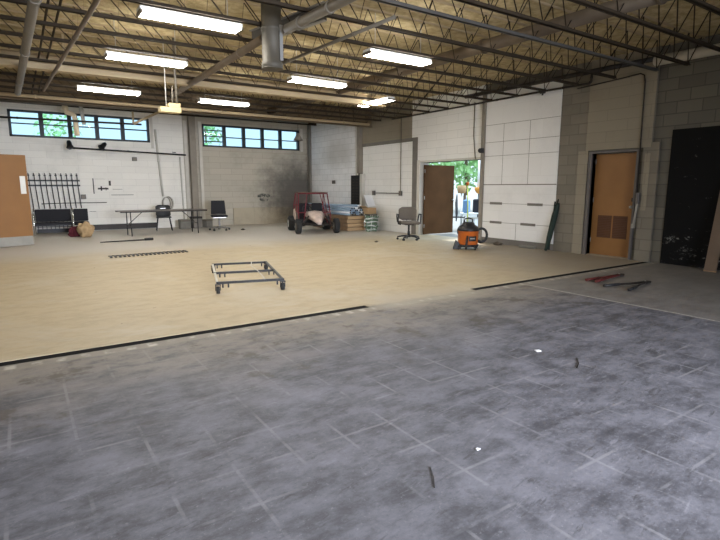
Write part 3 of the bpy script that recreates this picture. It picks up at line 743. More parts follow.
# ------------------------------------------------------------------ furniture
def swivel_base(r, m, cm, h, rad=.30):
    MB().cyl((0, 0, .10), (0, 0, h), .026).cyl((0, 0, .10), (0, 0, .22), .036).build('column', m, r)
    MB().cyl((0, 0, .07), (0, 0, .12), .05).build('hub', m, r)
    for k in range(5):
        a = k*2*PI/5+.3; d = Vector((math.cos(a), math.sin(a), 0))
        lg = MB().tube([d*.04+Vector((0, 0, .105)), d*rad*.6+Vector((0, 0, .10)), d*rad+Vector((0, 0, .075))], [.024, .02, .016], 8).build('leg', m, r)
        cs = MB(); t = Vector((-d.y, d.x, 0)); c = d*rad+Vector((0, 0, .028))
        for s_ in (-1, 1): cs.cyl(c+t*(s_*.008), c+t*(s_*.026), .028, n=14)
        cs.cyl(c+Vector((0, 0, .02)), c+Vector((0, 0, .06)), .01, n=8)
        cs.build('caster', cm, lg)
def pad(mb, a, b_, r=.04): return mb.box(a, b_, r, seg=3)
def curved_back(w, z0, z1, y, t, bow, m, name, r, round_=.06):
    """upholstered back, bowed in plan"""
    n_, k_ = 12, 8; mb = MB(); F = []; B = []
    for j in range(k_+1):
        v = j/k_; z = z0+(z1-z0)*v
        ins = 0
        e = min(v, 1-v)*(z1-z0)
        if e < round_: ins = round_-math.sqrt(max(0, round_**2-(round_-e)**2))
        rf = []; rb = []
        for i in range(n_+1):
            u = -1+2*i/n_; x = u*(w/2-ins); yy = y-bow*(u*u)*-1 if False else y-bow*u*u
            th = t*(1-.35*abs(u)**4)*(1-.4*abs(2*v-1)**4)
            rf.append(mb.bm.verts.new((x, yy-th/2, z))); rb.append(mb.bm.verts.new((x, yy+th/2, z)))
        F.append(rf); B.append(rb)
    for j in range(k_):
        for i in range(n_):
            for q in ((F[j][i], F[j][i+1], F[j+1][i+1], F[j+1][i]), (B[j][i+1], B[j][i], B[j+1][i], B[j+1][i+1])):
                mb.bm.faces.new(q).smooth = True
        for q in ((F[j][0], F[j+1][0], B[j+1][0], B[j][0]), (F[j+1][n_], F[j][n_], B[j][n_], B[j+1][n_])): mb.bm.faces.new(q)
    for i in range(n_):
        mb.bm.faces.new((F[0][i+1], F[0][i], B[0][i], B[0][i+1])); mb.bm.faces.new((F[k_][i], F[k_][i+1], B[k_][i+1], B[k_][i]))
    return mb.build(name, m, r)

# taupe armchair near the big doorway (faces -Y locally)
ch = thing('office_chair', 'taupe fabric office armchair on black casters by the white infill', 'office chair', (8.33, 10.12, 0), math.radians(-28))
swivel_base(ch, 'black_plastic', 'black_plastic', .40, .29)
pad(MB(), (-.24, -.25, .41), (.24, .22, .49), .035).build('seat', 'fabric_grey', ch)
MB().box((-.12, -.12, .385), (.12, .12, .412), .01).build('mechanism', 'black_metal', ch)
curved_back(.47, .50, .84, .25, .075, .06, 'fabric_grey', 'backrest', ch, .09)
MB().bar((0, .18, .40), (0, .30, .42), .05, .015).bar((0, .29, .41), (0, .29, .62), .05, .015).build('back_bracket', 'black_metal', ch)
for s_ in (-1, 1):
    MB().tube([(s_*.22, -.06, .405), (s_*.285, -.06, .42), (s_*.295, -.08, .52), (s_*.295, -.10, .635), (s_*.295, -.02, .655), (s_*.295, .12, .645), (s_*.29, .16, .60), (s_*.27, .17, .46), (s_*.22, .14, .405)], .018, 8).box((s_*.295-.025, -.11, .645), (s_*.295+.025, .14, .672), .01).build('armrest', 'black_plastic', ch)

# black task chair by the far wall
c2 = thing('office_chair', 'armless black office chair with pale star base near the far wall', 'office chair', (5.22, 15.75, 0), math.radians(-14))
swivel_base(c2, 'steel', 'black_plastic', .42, .31)
pad(MB(), (-.25, -.24, .42), (.25, .24, .49), .03).build('seat', 'fabric_black', c2)
MB().box((-.20, -.245, .405), (.20, -.225, .425)).box((-.1, -.1, .39), (.1, .1, .422)).build('mechanism', 'steel', c2)
b2 = MB()
pad(b2, (-.235, .20, .50), (.235, .25, .93), .02)
for v in b2.bm.verts: v.co.y += (v.co.z-.5)*.18; v.co.x *= 1-.12*(v.co.z-.5)/.43
b2.build('backrest', 'fabric_black', c2)
MB().bar((0, .14, .41), (0, .26, .43), .05, .014).bar((0, .255, .42), (0, .275, .60), .05, .014).build('back_bracket', 'steel', c2)

# black moulded stacking chair behind the table
c3 = thing('stacking_chair', 'black moulded shell chair standing behind the folding table', 'chair', (3.72, 16.55, 0), math.radians(-10))
pad(MB(), (-.22, -.22, .41), (.22, .20, .445), .015).build('seat', 'black_plastic', c3)
curved_back(.44, .43, .80, .21, .025, .05, 'black_plastic', 'backrest', c3, .06)
MB().box((-.08, .168, .68), (.08, .176, .70)).build('handle_slot', 'steel', c3)
for sx in (-1, 1):
    for sy in (-1, 1):
        MB().tube([(sx*.17, sy*.16, .41), (sx*.23, sy*.22, 0.008)], .013, 8).build('leg', 'black_metal', c3)
    MB().tube([(sx*.18, .17, .42), (sx*.19, .215, .60)], .012, 8).build('back_post', 'black_metal', c3)

# folding table
tb = thing('folding_table', 'long dark folding table with thin top standing before the far wall', 'table', (3.44, 15.42, 0), math.radians(1.0))
MB().box((-1.20, -.38, .678), (1.20, .38, .70), .006).build('tabletop', 'table_top', tb)
MB().box((-1.19, -.375, .655), (1.19, -.36, .678)).box((-1.19, .36, .655), (1.19, .375, .678)).build('apron', 'black_metal', tb)
for s_ in (-1, 1):
    for sy in (-1, 1):
        MB().tube([(s_*.92, sy*.28, .66), (s_*.92, sy*.30, .0)], .014, 8).build('leg', 'black_metal', tb)
    MB().tube([(s_*.92, -.29, .30), (s_*.92, .29, .30)], .010, 8).build('cross_bar', 'black_metal', tb)
    MB().tube([(s_*.92, 0, .33), (s_*.55, 0, .66)], .010, 8).build('brace', 'black_metal', tb)

# tandem bench
bn = thing('tandem_bench', 'black padded waiting bench with chrome legs under the hook rack', 'bench', (.84, 17.05, 0), math.radians(-3))
for (x0, x1) in ((-.50, .40), (.46, .84)):
    pad(MB(), (x0, .10, .36), (x1, .16, .72), .02).build('backrest', 'fabric_black', bn)
    pad(MB(), (x0, -.28, .30), (x1, .10, .355), .02).build('seat', 'fabric_black', bn)
MB().box((-.55, -.05, .245), (.84, .05, .30)).build('beam', 'black_metal', bn)
for x in (-.53, .43):
    MB().tube([(x, .12, .74), (x, .12, .30), (x, .05, .24), (x, -.02, .05), (x, -.30, .012)], .02, 8).tube([(x, 0, .10), (x, .20, .012)], .018, 8).tube([(x, .10, .66), (x, -.2, .63), (x, -.30, .58), (x, -.31, .30), (x, -.30, .012)], .028, 8).build('leg', 'chrome', bn)
lw = MB().box((-.48, .11, .04), (.84, .14, .15)).box((-.48, .12, .20), (.42, .14, .22))
for k in range(9): lw.box((-.46+k*.105, .122, .05), (-.44+k*.105, .138, .36))
lw.build('lower_rail', 'black_metal', bn)

# sacks
o = thing('paper_sack', 'crumpled tan paper sack slumped on the floor beside the bench', 'sack', (1.44, 15.55, 0), .2)
mb = MB().blob((0, 0, .19), (.18, .16, .195), .22, 4, 3, .8)
for v in mb.bm.verts: v.co.z = max(.003, v.co.z)
mb.build('sack_body', 'sack', o)
MB().prism([(-.10, .32), (.02, .44), (.12, .38), (.08, .28)], -.03, .06, 'xz').build('open_top', 'sack', o)
o = thing('cloth_bundle', 'dark maroon cloth bundle tucked against the tan paper sack', 'cloth', (1.20, 15.9, 0))
mb = MB().blob((0, 0, .13), (.15, .13, .14), .25, 4, 8, .8)
for v in mb.bm.verts: v.co.z = max(.003, v.co.z)
mb.build('cloth_body', 'cloth_red', o)

# rolling cart frame
ct = thing('cart_frame', 'bare black steel cart frame on casters alone on the tan floor', 'cart', (2.0, 6.27, 0), math.radians(-15.8))
CW, CL = .87, 1.64
for y in (0, CL*.48, CL):
    MB().box((0, y-.018, .125), (CW, y+.018, .155), .002).build('cross_rail', 'black_metal', ct)
MB().box((CW-.03, 0, .122), (CW, CL, .152), .002).build('side_rail', 'black_metal', ct)
MB().box((0, 0, .122), (.028, CL, .150), .002).build('side_rail', 'pipe_white', ct)
for y in (0, CL*.48, CL):
    for x in (.08, .15, .78, .85):
        MB().box((x-.01, y-.012, .075), (x+.01, y+.012, .126)).build('tab', 'black_metal', ct)
for (x, y) in ((.02, 0), (CW-.02, 0), (.02, CL), (CW-.02, CL)):
    cs = MB().box((x-.035, y-.035, .112), (x+.035, y+.035, .124)).box((x-.034, y-.012, .04), (x-.026, y+.012, .112)).box((x+.026, y-.012, .04), (x+.034, y+.012, .112)).build('caster', 'black_metal', ct)
    MB().cyl((x-.022, y, .048), (x+.022, y, .048), .048, n=18).build('wheel', 'rubber', cs)
MB().tube([(.62, CL, .157), (.56, CL*.7, .17), (.60, CL*.48, .162), (.61, .3, .17), (.62, 0, .158)], .006, 6).build('wire', 'pipe_white', ct)

# ------------------------------------------------------------------ go-kart
kt = thing('go_kart', 'two-seat red-caged off-road go-kart with faded nose parked by the lumber', 'go-kart', (7.43, 13.62, 0), math.radians(162.5))
TW = .57
fr = MB()
for s_ in (-1, 1):
    fr.tube([(s_*.40, -.75, .30), (s_*.42, -.2, .24), (s_*.36, .35, .24), (s_*.20, .80, .27)], .02, 8)
    fr.tube([(s_*.42, -.3, .24), (s_*.42, .1, .24)], .02, 8)
for y, hw in ((-.7, .40), (-.2, .42), (.3, .37), (.75, .22)): fr.tube([(-hw, y, .26), (hw, y, .26)], .018, 8)
fr.build('chassis', 'pipe_dark', kt)
cg = MB()
for s_ in (-1, 1):
    cg.tube([(s_*.47, .28, .26), (s_*.49, .22, .55), (s_*.44, .02, 1.16), (s_*.44, -.55, 1.17), (s_*.47, -.72, .80), (s_*.45, -.72, .30)], .017, 8)
    cg.tube([(s_*.36, .40, .30), (s_*.20, .10, 1.15)], .013, 8)
    cg.tube([(s_*.46, -.68, .62), (s_*.47, .22, .60)], .013, 8)
    cg.tube([(s_*.44, -.5, 1.16), (s_*.47, -.2, .60)], .013, 8)
cg.tube([(-.44, .02, 1.16), (.44, .02, 1.16)], .017, 8).tube([(-.44, -.55, 1.17), (.44, -.55, 1.17)], .017, 8)
cg.tube([(-.47, -.72, .80), (.47, -.72, .80)], .015, 8).tube([(-.47, .22, .60), (.47, .22, .60)], .013, 8)
cg.build('roll_cage', 'red_paint', kt)
MB().box((-.46, -.60, 1.185), (.46, .05, 1.20), .004).build('roof_sheet', 'wood_grey', kt)
nm = MB()
prof = [(.32, .22, .52, .66), (.24, .48, .44, .63), (.15, .72, .37, .53), (.05, .98, .29, .38)]
rg = []
for (hw, y, zl, zh) in prof:
    rg.append([nm.bm.verts.new((x, y, z)) for x, z in ((-hw, zl), (-hw*.75, zh-.03), (0, zh), (hw*.75, zh-.03), (hw, zl), (0, zl-.02))])
for A, B in zip(rg, rg[1:]):
    for k in range(6): nm.bm.faces.new((A[k], A[(k+1) % 6], B[(k+1) % 6], B[k])).smooth = True
nm.bm.faces.new(rg[0]); nm.bm.faces.new(rg[-1][::-1])
nm.build('nose_cone', 'pink_shell', kt)
for s_ in (-1, 1):
    MB().prism([(-.72, .42), (-.60, .66), (-.38, .70), (-.22, .50), (-.26, .34)], s_*.49, s_*.505, 'yz').build('side_panel', 'pink_shell', kt)
    st = MB(); pad(st, (s_*.21-.17, -.42, .27), (s_*.21+.17, .02, .36), .03); pad(st, (s_*.21-.17, -.50, .33), (s_*.21+.17, -.40, .86), .04); st.build('seat', 'fabric_black', kt)
def wheel(x, y, r, w, rr):
    t = MB().lathe([(r*.55, -w/2), (r*.86, -w/2), (r*.97, -w*.40), (r, -w*.2), (r, w*.2), (r*.97, w*.40), (r*.86, w/2), (r*.55, w/2)], (x, y, r), 28, (1, 0, 0))
    for k in range(18):
        a = k*2*PI/18; c = Vector((x, y+r*1.0*math.cos(a), r+r*1.0*math.sin(a)))
        t.box(c-Vector((w*.42, .012, .012)), c+Vector((w*.42, .012, .012))) if c.z > .03 else None
    t = t.build('wheel', 'rubber', kt)
    MB().cyl((x-w*.5-.004, y, r), (x+w*.5+.004, y, r), r*.52, n=20).build('rim', 'white_enamel' if abs(x) > .5 and y < 0 else 'pipe_grey', t)
    MB().cyl((x-w*.5-.03, y, r), (x+w*.5+.03, y, r), r*.14, n=12).build('hub', 'steel', t)
for s_ in (-1, 1):
    wheel(s_*TW, .64, .215, .15, 0); wheel(s_*.56, -.66, .225, .22, 0)
    MB().tube([(s_*.22, .74, .30), (s_*.50, .64, .22)], .014, 8).tube([(s_*.24, .56, .28), (s_*.50, .64, .22)], .014, 8).tube([(s_*.25, .62, .52), (s_*.46, .64, .26)], .026, 8).build('suspension_arm', 'pipe_dark', kt)
MB().cyl((-.48, -.66, .225), (.48, -.66, .225), .02).build('rear_axle', 'steel', kt)
MB().box((-.22, -.95, .28), (.22, -.62, .56), .02).cyl((0, -.8, .56), (0, -.8, .64), .10).cyl((-.2, -.9, .4), (-.32, -.9, .4), .06).build('engine', 'pipe_dark', kt)
MB().tube([(.21+.14*math.cos(a), .16-.06*math.sin(a), .68+.13*math.sin(a)) for a in [i*2*PI/20 for i in range(20)]], .014, 8, True).cyl((.21, .16, .68), (.18, .45, .48), .013).build('steering_wheel', 'black_plastic', kt)
MB().tube([(-.25, .92, .28), (-.18, 1.03, .27), (.18, 1.03, .27), (.25, .92, .28)], .018, 8).tube([(-.22, .8, .27), (-.2, .98, .27)], .014, 8).tube([(.22, .8, .27), (.2, .98, .27)], .014, 8).build('front_bumper', 'pipe_dark', kt)

# ------------------------------------------------------------------ lumber and pipes by the wall
y0 = 13.15
for k in range(4):
    o = thing('lumber_board', ['lowest thick board of the lumber stack beside the go-kart', 'second thick board up in the lumber stack', 'third thick board up in the lumber stack', 'topmost thick board of the lumber stack, under the blue tubes'][k], 'lumber', (8.72+.015*(k % 2), y0+.02*((k*7) % 3), .005+k*.118), math.radians((k % 3-1)*1.2), 'lumber stacked by the wall')
    MB().box((-.34, 0, 0), (.34, 2.3, .104), .006).build('board_face', 'wood', o)
    MB().box((-.34, -.004, .002), (.34, -.0005, .102)).build('end_grain', 'card', o)
for k in range(7):
    x = 8.45+k*.085
    o = thing('metal_tube', ['blue-grey tube lying on the lumber, %s from the go-kart' % ORD[k]][0], 'tube', (x, 13.05+.05*((k*5) % 4), .51), math.radians(.25*((k % 3)-1)), 'tubes on the lumber stack')
    MB().cyl((0, 0, 0), (0, 2.2, .0), .028, n=12).build('tube_wall', 'blue_pipe', o)
    MB().cyl((0, -.004, 0), (0, .03, 0), .029, n=12).build('tube_end', 'pipe_dark' if k % 2 else 'pipe_grey', o)
rt = random.Random(11)
for k in range(14):
    lay = k//5; o = thing('metal_tube', 'blue-grey tube in the %s layer of the pile behind the go-kart, %s along' % (('second', 'third', 'top')[lay], ORD[k % 5]), 'tube', (8.46+.12*(k % 5)+(.03 if lay % 2 else 0), 13.0+.25*rt.random(), .572+.066*lay), math.radians(4 if lay % 2 else -2), 'tubes on the lumber stack')
    MB().cyl((0, 0, 0), (0, 2.1, 0), .03, n=12).build('tube_wall', 'blue_pipe' if k % 4 else 'white_sheet', o)
    MB().cyl((0, -.004, 0), (0, .02, 0), .026, n=12).build('tube_end', 'pipe_dark', o)
for k, (a, b_, r) in enumerate((((8.15, 15.3, .80), (9.05, 13.42, .77), .03), ((8.22, 14.9, .765), (8.92, 13.3, .77), .03), ((8.5, 15.4, .768), (9.22, 13.9, .765), .026))):
    o = thing('metal_tube', ['white-ended blue tube slanting across the pile behind the go-kart', 'pale blue tube laid across the lumber end', 'blue tube laid across the pile furthest from the camera'][k], 'tube', (0, 0, 0), 0, 'tubes on the lumber stack')
    MB().cyl(a, b_, r, n=12).build('tube_wall', 'blue_pipe', o)
    av, bv = Vector(a), Vector(b_); d = (bv-av).normalized()
    MB().cyl(bv-d*.05, bv+d*.003, r*1.05, n=12).build('tube_end', 'white_sheet', o)
o = thing('cinder_block', 'grey block standing under the cardboard box by the wall', 'block', (9.27, 13.16, 0))
MB().box((-.11, -.2, 0), (.11, .2, .52), .006).build('block_face', 'grey_box', o)
MB().box((-.112, -.13, .06), (-.108, .13, .46)).build('hollow', 'pipe_dark', o)
o = thing('cardboard_box', 'open brown cardboard box wedged on the pile end against the wall', 'box', (9.20, 13.16, .52), .12)
MB().box((-.17, -.15, 0), (.17, .15, .19), .004).build('carton', 'card', o)
MB().prism([(-.17, .19), (-.30, .25), (-.295, .256), (-.165, .196)], -.15, .15, 'xz').build('flap', 'card', o)
o = thing('white_panel', 'white tilted sheet leaning on top of the cardboard box', 'panel', (9.16, 13.08, .74), math.radians(16))
MB().box((-.20, -.01, 0), (.20, .01, .38), .002, rot=Matrix.Rotation(math.radians(-24), 3, 'X')).build('sheet', 'white_sheet', o)
MB().bar((-.20, -.075, .02), (-.20, .075, .36), .015, .015).build('edge_strip', 'steel', o)
o = thing('wire_bundle', 'green and white wire netting bundle on the floor before the lumber', 'wire bundle', (8.98, 12.72, 0), .1)
rnd = random.Random(4)
for k in range(12):
    ph = rnd.uniform(0, PI); rr = rnd.uniform(.13, .2); zc = .03+rr*.0+.038*k+.0
    MB().tube([((rr+.02*math.sin(5*a+k))*math.cos(a)*1.1, (rr+.02*math.cos(4*a+k))*math.sin(a), zc+.02*math.sin(3*a+ph)) for a in [i*2*PI/26 for i in range(26)]], .017, 6, True).build('loop', 'white_sheet' if k % 3 == 1 else 'green_wire', o)
for k in range(8):
    a = k*PI/4; MB().tube([(.20*math.cos(a), .19*math.sin(a), .012), (.23*math.cos(a+.15), .2*math.sin(a+.15), .25), (.19*math.cos(a+.3), .17*math.sin(a+.3), .5)], .008, 6).build('tie', 'white_sheet' if k % 2 else 'green_wire', o)

# ------------------------------------------------------------------ wet/dry vacuum
vc = thing('shop_vacuum', 'orange drum shop vacuum with black lid and hose before the doorway', 'vacuum cleaner', (8.16, 7.86, 0), math.radians(-35))
MB().lathe([(.17, .09), (.205, .10), (.215, .14), (.225, .38), (.232, .385), (.232, .41), (.02, .41)], n=32).build('drum', 'orange', vc)
MB().lathe([(.235, .405), (.238, .43), (.225, .47), (.19, .51), (.14, .54), (.125, .58), (.08, .60), (.01, .605)], n=32).build('lid', 'black_plastic', vc)
MB().tube([(-.09, 0, .58), (-.085, 0, .66), (0, 0, .685), (.085, 0, .66), (.09, 0, .58)], .016, 8).build('carry_handle', 'black_plastic', vc)
MB().cyl((0, 0, .47), (0, 0, .50), .20, n=24).build('vent_ring', 'pipe_dark', vc)
lb_ = MB()
for k in range(9):
    a0 = -PI/2-.1+k*.09; a1 = a0+.09; R_ = .2265
    vs = [lb_.bm.verts.new((math.cos(a)*R_*(.965 if z < .2 else 1.0), math.sin(a)*R_*(.965 if z < .2 else 1.0), z)) for a, z in ((a0, .19), (a1, .19), (a1, .30), (a0, .30))]
    lb_.bm.faces.new(vs)
lb_.build('label', 'black_plastic', vc)
for k in range(2):
    a = -PI/2+.25+k*.001
st_ = MB()
for k in range(5):
    a0 = -PI/2+.05+k*.1; a1 = a0+.06; R_ = .2285
    st_.bm.faces.new([st_.bm.verts.new((math.cos(a)*R_*.985, math.sin(a)*R_*.985, z)) for a, z in ((a0, .235), (a1, .235), (a1, .262), (a0, .262))])
st_.build('label_marking', 'pipe_white', vc)
MB().lathe([(.16, .055), (.23, .06), (.235, .10), (.20, .115)], n=28).build('dolly', 'black_plastic', vc)
for k in range(4):
    a = k*PI/2+.5; x, y = .25*math.cos(a), .25*math.sin(a)
    ft = MB().bar((.19*math.cos(a), .19*math.sin(a), .085), (x*1.06, y*1.06, .075), .07, .04).build('foot', 'black_plastic', vc)
    MB().cyl((x-.012, y, .028), (x+.012, y, .028), .028, n=14).cyl((x, y, .03), (x, y, .08), .01, n=8).build('caster', 'black_plastic', ft)
for s_ in (-1, 1): MB().box((s_*.225-.015, -.03, .34), (s_*.225+.015, .03, .44), .005).build('latch', 'black_plastic', vc)
hp = []
for k in range(60):
    t = k/59; a = t*2*PI*1.12-2.2
    hp.append((.30+.10*math.cos(a)*1.2, .02+.05*t, .31+.15*math.sin(a)-.02*t))
MB().tube(hp, [.030 if k % 2 else .025 for k in range(60)], 10).build('hose', 'black_plastic', vc)
MB().cyl((-.05, -.20, .30), (-.10, -.33, .03), .026, .022).build('wand_end', 'denim' if False else 'pipe_dark', vc)
MB().prism([(-.33, .01), (-.16, .01), (-.20, .13), (-.27, .20)], -.12, .02, 'xz').build('floor_nozzle', 'black_plastic', vc)

# ------------------------------------------------------------------ leaning things, tools, litter
o = thing('folded_umbrella', 'dark green folded canvas umbrella leaning on the wall beside white panels', 'umbrella', (9.27, 6.64, 0))
MB().tube([(0, .03, .01), (.03, .01, .08), (.06, -.01, .30), (.13, -.06, .75), (.165, -.08, .95), (.175, -.09, 1.02)], [.025, .045, .055, .062, .05, .03], 10).build('canopy', 'green_canvas', o)
MB().tube([(.02, .02, .02), (.178, -.09, 1.10)], .012, 8).build('pole', 'black_metal', o)
MB().tube([(.10, .01, .02), (.17, -.02, 1.05)], .014, 8).build('spare_pole', 'green_canvas', o)
o = thing('wood_plank', 'old brown plank leaning against the black sheet at the wall', 'plank', (9.18, 3.50, 0))
MB().bar((.0, 0, .012), (.27, -.02, 1.55), .17, .035, (1, 0, 0)).build('plank_board', 'wood_grey', o)
MB().box((-.02, -.09, 0), (.02, .09, .02)).build('plank_end', 'wood', o)
# bolt cutters and loppers on the floor
def cutters(name, label, p, rz, m1, m2, L, op):
    o = thing(name, label, 'hand tool', (p[0], p[1], 0), rz)
    for s_ in (-1, 1):
        MB().tube([(0, s_*.012, .028), (L*.35, s_*(.012+op*.3), .028), (L*.72, s_*(.02+op*.8), .026), (L, s_*(.02+op), .026)], [.018, .014, .013, .013], 8).build('handle', m1, o)
        MB().tube([(L*.62, s_*(.018+op*.66), .026), (L*1.01, s_*(.02+op*1.01), .026)], .021, 8).build('grip', m2, o)
    MB().box((-.11, -.035, .012), (.02, .035, .042), .008).build('jaw', 'pipe_dark', o)
    MB().cyl((-.01, 0, .008), (-.01, 0, .05), .012, n=8).build('pivot', 'steel', o)
    return o
cutters('bolt_cutter', 'red-handled bolt cutters lying closed on the floor near the louvred door', (7.50, 4.07), PI+.04, 'tool_red', 'tool_red', .78, .05)
cutters('garden_lopper', 'dark loppers with open handles lying on the floor past the bolt cutters', (7.22, 3.54), PI-.02, 'pipe_dark', 'black_plastic', .70, .15)
o = thing('steel_rod', 'dark tapered rod lying on the floor before the folding table', 'rod', (1.56, 13.72, .02), 0)
MB().tube([(0, 0, 0), (.6, .02, 0), (1.05, .04, 0)], [.012, .016, .02], 8).build('shaft', 'pipe_dark', o)
MB().tube([(1.03, .04, .008), (1.24, .05, .008)], .034, 8).build('grip', 'black_plastic', o)
o = thing('toothed_strip', 'black zigzag toothed strip lying flat on the tan floor', 'strip', (1.36, 10.62, .004), .06)
zz = MB()
for k in range(19):
    x = k*.081
    zz.prism([(x, 0), (x+.042, 0), (x+.085, .30), (x+.043, .30)], 0, .012, 'xy')
zz.box((.02, .29, 0), (1.55, .31, .012)); zz.build('strip_body', 'pipe_dark', o)
for k, (x, y, s_, lb) in enumerate(((7.28, 10.1, .05, 'dark crumb of rubble on the floor before the taupe chair'), (5.85, 15.4, .07, 'small dark scrap on the floor beside the black office chair'))):
    o = MB().blob((0, 0, s_*.35), (s_, s_*.8, s_*.4), .3, 2, k+2).build('rubble', 'debris'); o.location = (x, y, 0); tag(o, lb, 'debris')
o = MB().box((-.05, -.2, 0), (.07, .2, .085), .012).build('broken_block', 'grey_box'); o.location = (9.37, 7.22, 0); tag(o, 'broken grey block lying at the foot of the white panels', 'block')
for v in o.data.vertices: v.co.z *= 1-.5*abs(v.co.y)/.2*.8
o = MB().blob((0, 0, .03), (.09, .12, .035), .35, 3, 6).build('rubble', 'debris'); o.location = (9.32, 8.0, 0); tag(o, 'low heap of rubble at the wall foot behind the vacuum', 'debris')
o = MB().prism([(-.025, -.015), (.02, -.025), (.03, .01), (-.005, .025)], 0, .006, 'xy').build('paper_scrap', 'white_sheet'); o.location = (3.48, 2.52, 0); tag(o, 'white paper scrap on the dark floor, largest one', 'paper')
o = MB().prism([(-.012, -.008), (.012, -.008), (.008, .008), (-.008, .008)], 0, .005, 'xy').build('paper_scrap', 'white_sheet'); o.location = (1.87, 1.68, 0); tag(o, 'small white paper scrap on the dark floor near the camera', 'paper')
o = MB().tube([(0, 0, .003), (.05, .06, .004), (.10, .14, .003)], .0022, 6).build('twig', 'pipe_dark'); o.location = (1.45, 1.55, 0); tag(o, 'thin dark twig on the dark floor', 'twig')
o = MB().tube([(0, 0, .003), (.10, .05, .004), (.2, .13, .003)], .004, 6).build('twig', 'pipe_dark'); o.location = (3.39, 2.10, 0); tag(o, 'curved dark scrap on the floor beyond the paper scrap', 'twig')
# clutter under the table end
for k, (x, y, sx, sy, h, m_, lb) in enumerate(((4.45, 16.95, .16, .15, .30, 'grey_box', 'grey bucket-like carton on the floor under the table end'), (4.86, 17.05, .15, .14, .38, 'column_grey', 'dark carton standing before the far pier'), (5.28, 17.2, .13, .12, .26, 'grey_box', 'small grey carton beside the pier behind the black chair'))):
    o = thing('carton', lb, 'box', (x, y, 0), .2*k)
    MB().box((-sx, -sy, 0), (sx, sy, h), .01).build('carton_body', m_, o)
    MB().box((-sx*1.03, -sy*1.03, h-.06), (sx*1.03, sy*1.03, h+.008), .008).build('lid', 'pipe_grey' if k != 1 else 'pipe_dark', o)

# ------------------------------------------------------------------ outside the big doorway
tb2 = thing('yard_table', 'pale table outside the open doorway piled with household things', 'table', (12.3, 11.6, 0), math.radians(-45))
MB().box((-.45, -.30, .50), (.45, .30, .53), .006).build('tabletop', 'white_sheet', tb2)
for sx in (-1, 1):
    for sy in (-1, 1): MB().cyl((sx*.4, sy*.25, 0), (sx*.4, sy*.25, .5), .016, n=8).build('leg', 'steel', tb2)
o = thing('denim_bag', 'blue denim bag standing outside the doorway on the pale table', 'bag', (12.05, 11.72, .53), .6)
pad(MB(), (-.16, -.10, 0), (.16, .10, .42), .05).build('bag_body', 'denim', o)
MB().tube([(-.09, 0, .40), (-.07, 0, .55), (.07, 0, .55), (.09, 0, .40)], .012, 8).build('bag_handle', 'white_sheet', o)
o = thing('wicker_basket', 'tan wicker basket on a post outside the doorway', 'basket', (13.4, 13.3, 0))
MB().lathe([(.10, 1.13), (.14, 1.14), (.165, 1.28), (.16, 1.40), (.13, 1.41), (.02, 1.40)], n=20).build('basket_body', 'wicker', o)
MB().cyl((0, 0, -.02), (0, 0, 1.14), .03, n=10).build('post', 'white_sheet', o)
o = thing('garden_lamp', 'amber glass bowl lamp on a dark stand outside the doorway', 'lamp', (13.1, 12.2, 0))
MB().lathe([(.03, 1.13), (.09, 1.17), (.14, 1.26), (.15, 1.35), (.13, 1.35), (.02, 1.34)], n=20).build('lamp_bowl', 'amber', o)
MB().cyl((0, 0, -.02), (0, 0, 1.14), .018, n=10).cyl((0, 0, -.02), (0, 0, .02), .14, n=18).build('stand', 'black_metal', o)
MB().cyl((0, 0, 1.34), (0, 0, 2.35), .05, n=10).build('riser', 'white_sheet', o)
o = thing('storage_bag', 'black storage bag beside the denim bag on the outdoor table', 'bag', (12.46, 11.62, .53), .4)
pad(MB(), (-.17, -.12, 0.0), (.17, .12, .44), .05).build('bag_body', 'fabric_black', o)
MB().box((-.10, -.13, .08), (.10, -.12, .28)).build('pocket', 'white_sheet', o)
o = thing('patio_chair', 'black reclined folding chair outside beside the dark door leaf', 'chair', (11.42, 11.5, 0), math.radians(40))
MB().bar((-.05, 0, .42), (-.42, 0, 1.02), .45, .03, (0, 1, 0)).build('backrest', 'fabric_black', o)
MB().box((-.08, -.23, .40), (.38, .23, .43)).build('seat', 'fabric_black', o)
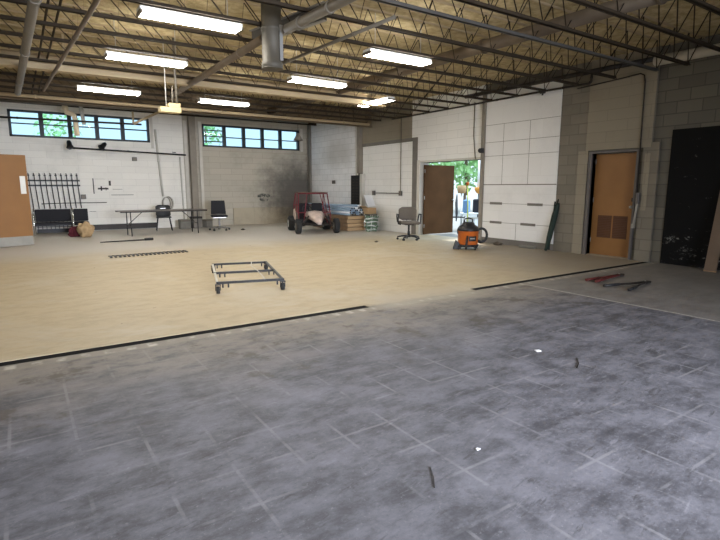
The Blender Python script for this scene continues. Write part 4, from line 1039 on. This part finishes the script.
for sy in (-1, 1):
    MB().tube([(-.30, sy*.22, 0), (.36, sy*.22, .42)], .013, 8).build('leg', 'steel', o); MB().tube([(.34, sy*.2, 0), (-.1, sy*.2, .45)], .013, 8).build('leg', 'steel', o)
o = thing('garden_rake', 'yellow-green pole with orange tip standing upright in the doorway', 'pole', (10.9, 10.55, 0))
MB().tube([(-.2, -.2, .0), (.0, .0, .8), (.05, .08, 1.42)], .016, 8).build('pole', 'yellow_green', o)
MB().box((.02, .04, 1.40), (.08, .12, 1.50), .01).build('tip', 'orange', o)
o = thing('storage_bin', 'white storage bin on the ground under the outdoor table', 'bin', (12.25, 11.6, 0), .3)
MB().box((-.2, -.16, 0), (.2, .16, .34), .02).build('bin_body', 'white_sheet', o); MB().box((-.21, -.17, .34), (.21, .17, .37), .008).build('lid', 'pipe_white', o)

def tree(label, loc, h, rad, seed, n_=1500):
    rnd = random.Random(seed); t = thing('tree', label, 'tree', loc, 0, 'trees outside')
    MB().tube([(0, 0, -.1), (.08, .05, h*.3), (-.05, .1, h*.6)], [.16, .12, .06], 8).build('trunk', 'bark', t)
    mb = MB()
    for i in range(n_):
        d = Vector((rnd.gauss(0, 1), rnd.gauss(0, 1), rnd.gauss(0, 1))).normalized()*(rnd.random()**.35)
        c = Vector((d.x*rad, d.y*rad, h*.60+d.z*h*.42)); s_ = rnd.uniform(.12, .26)
        a = Vector((rnd.gauss(0, 1), rnd.gauss(0, 1), rnd.gauss(0, 1))).normalized(); b_ = a.orthogonal().normalized(); c2_ = a.cross(b_)
        vs = [mb.bm.verts.new(c+b_*s_*u+c2_*s_*.55*v) for u, v in ((-1, 0), (0, -1), (1, 0), (0, 1))]
        mb.bm.faces.new(vs)
    cr = mb.build('crown', 'leaf', t)
tree('leafy green tree seen through the open doorway', (21.5, 21.0, -.02), 6.5, 3.2, 1, 2600)
tree('pale leafy tree beyond the first strip window', (2.6, 40., -.02), 6.8, 1.6, 2, 350)
tree('bright green tree top behind the first pane of the second window', (11.9, 38., -.02), 9.5, 1.1, 3, 450)
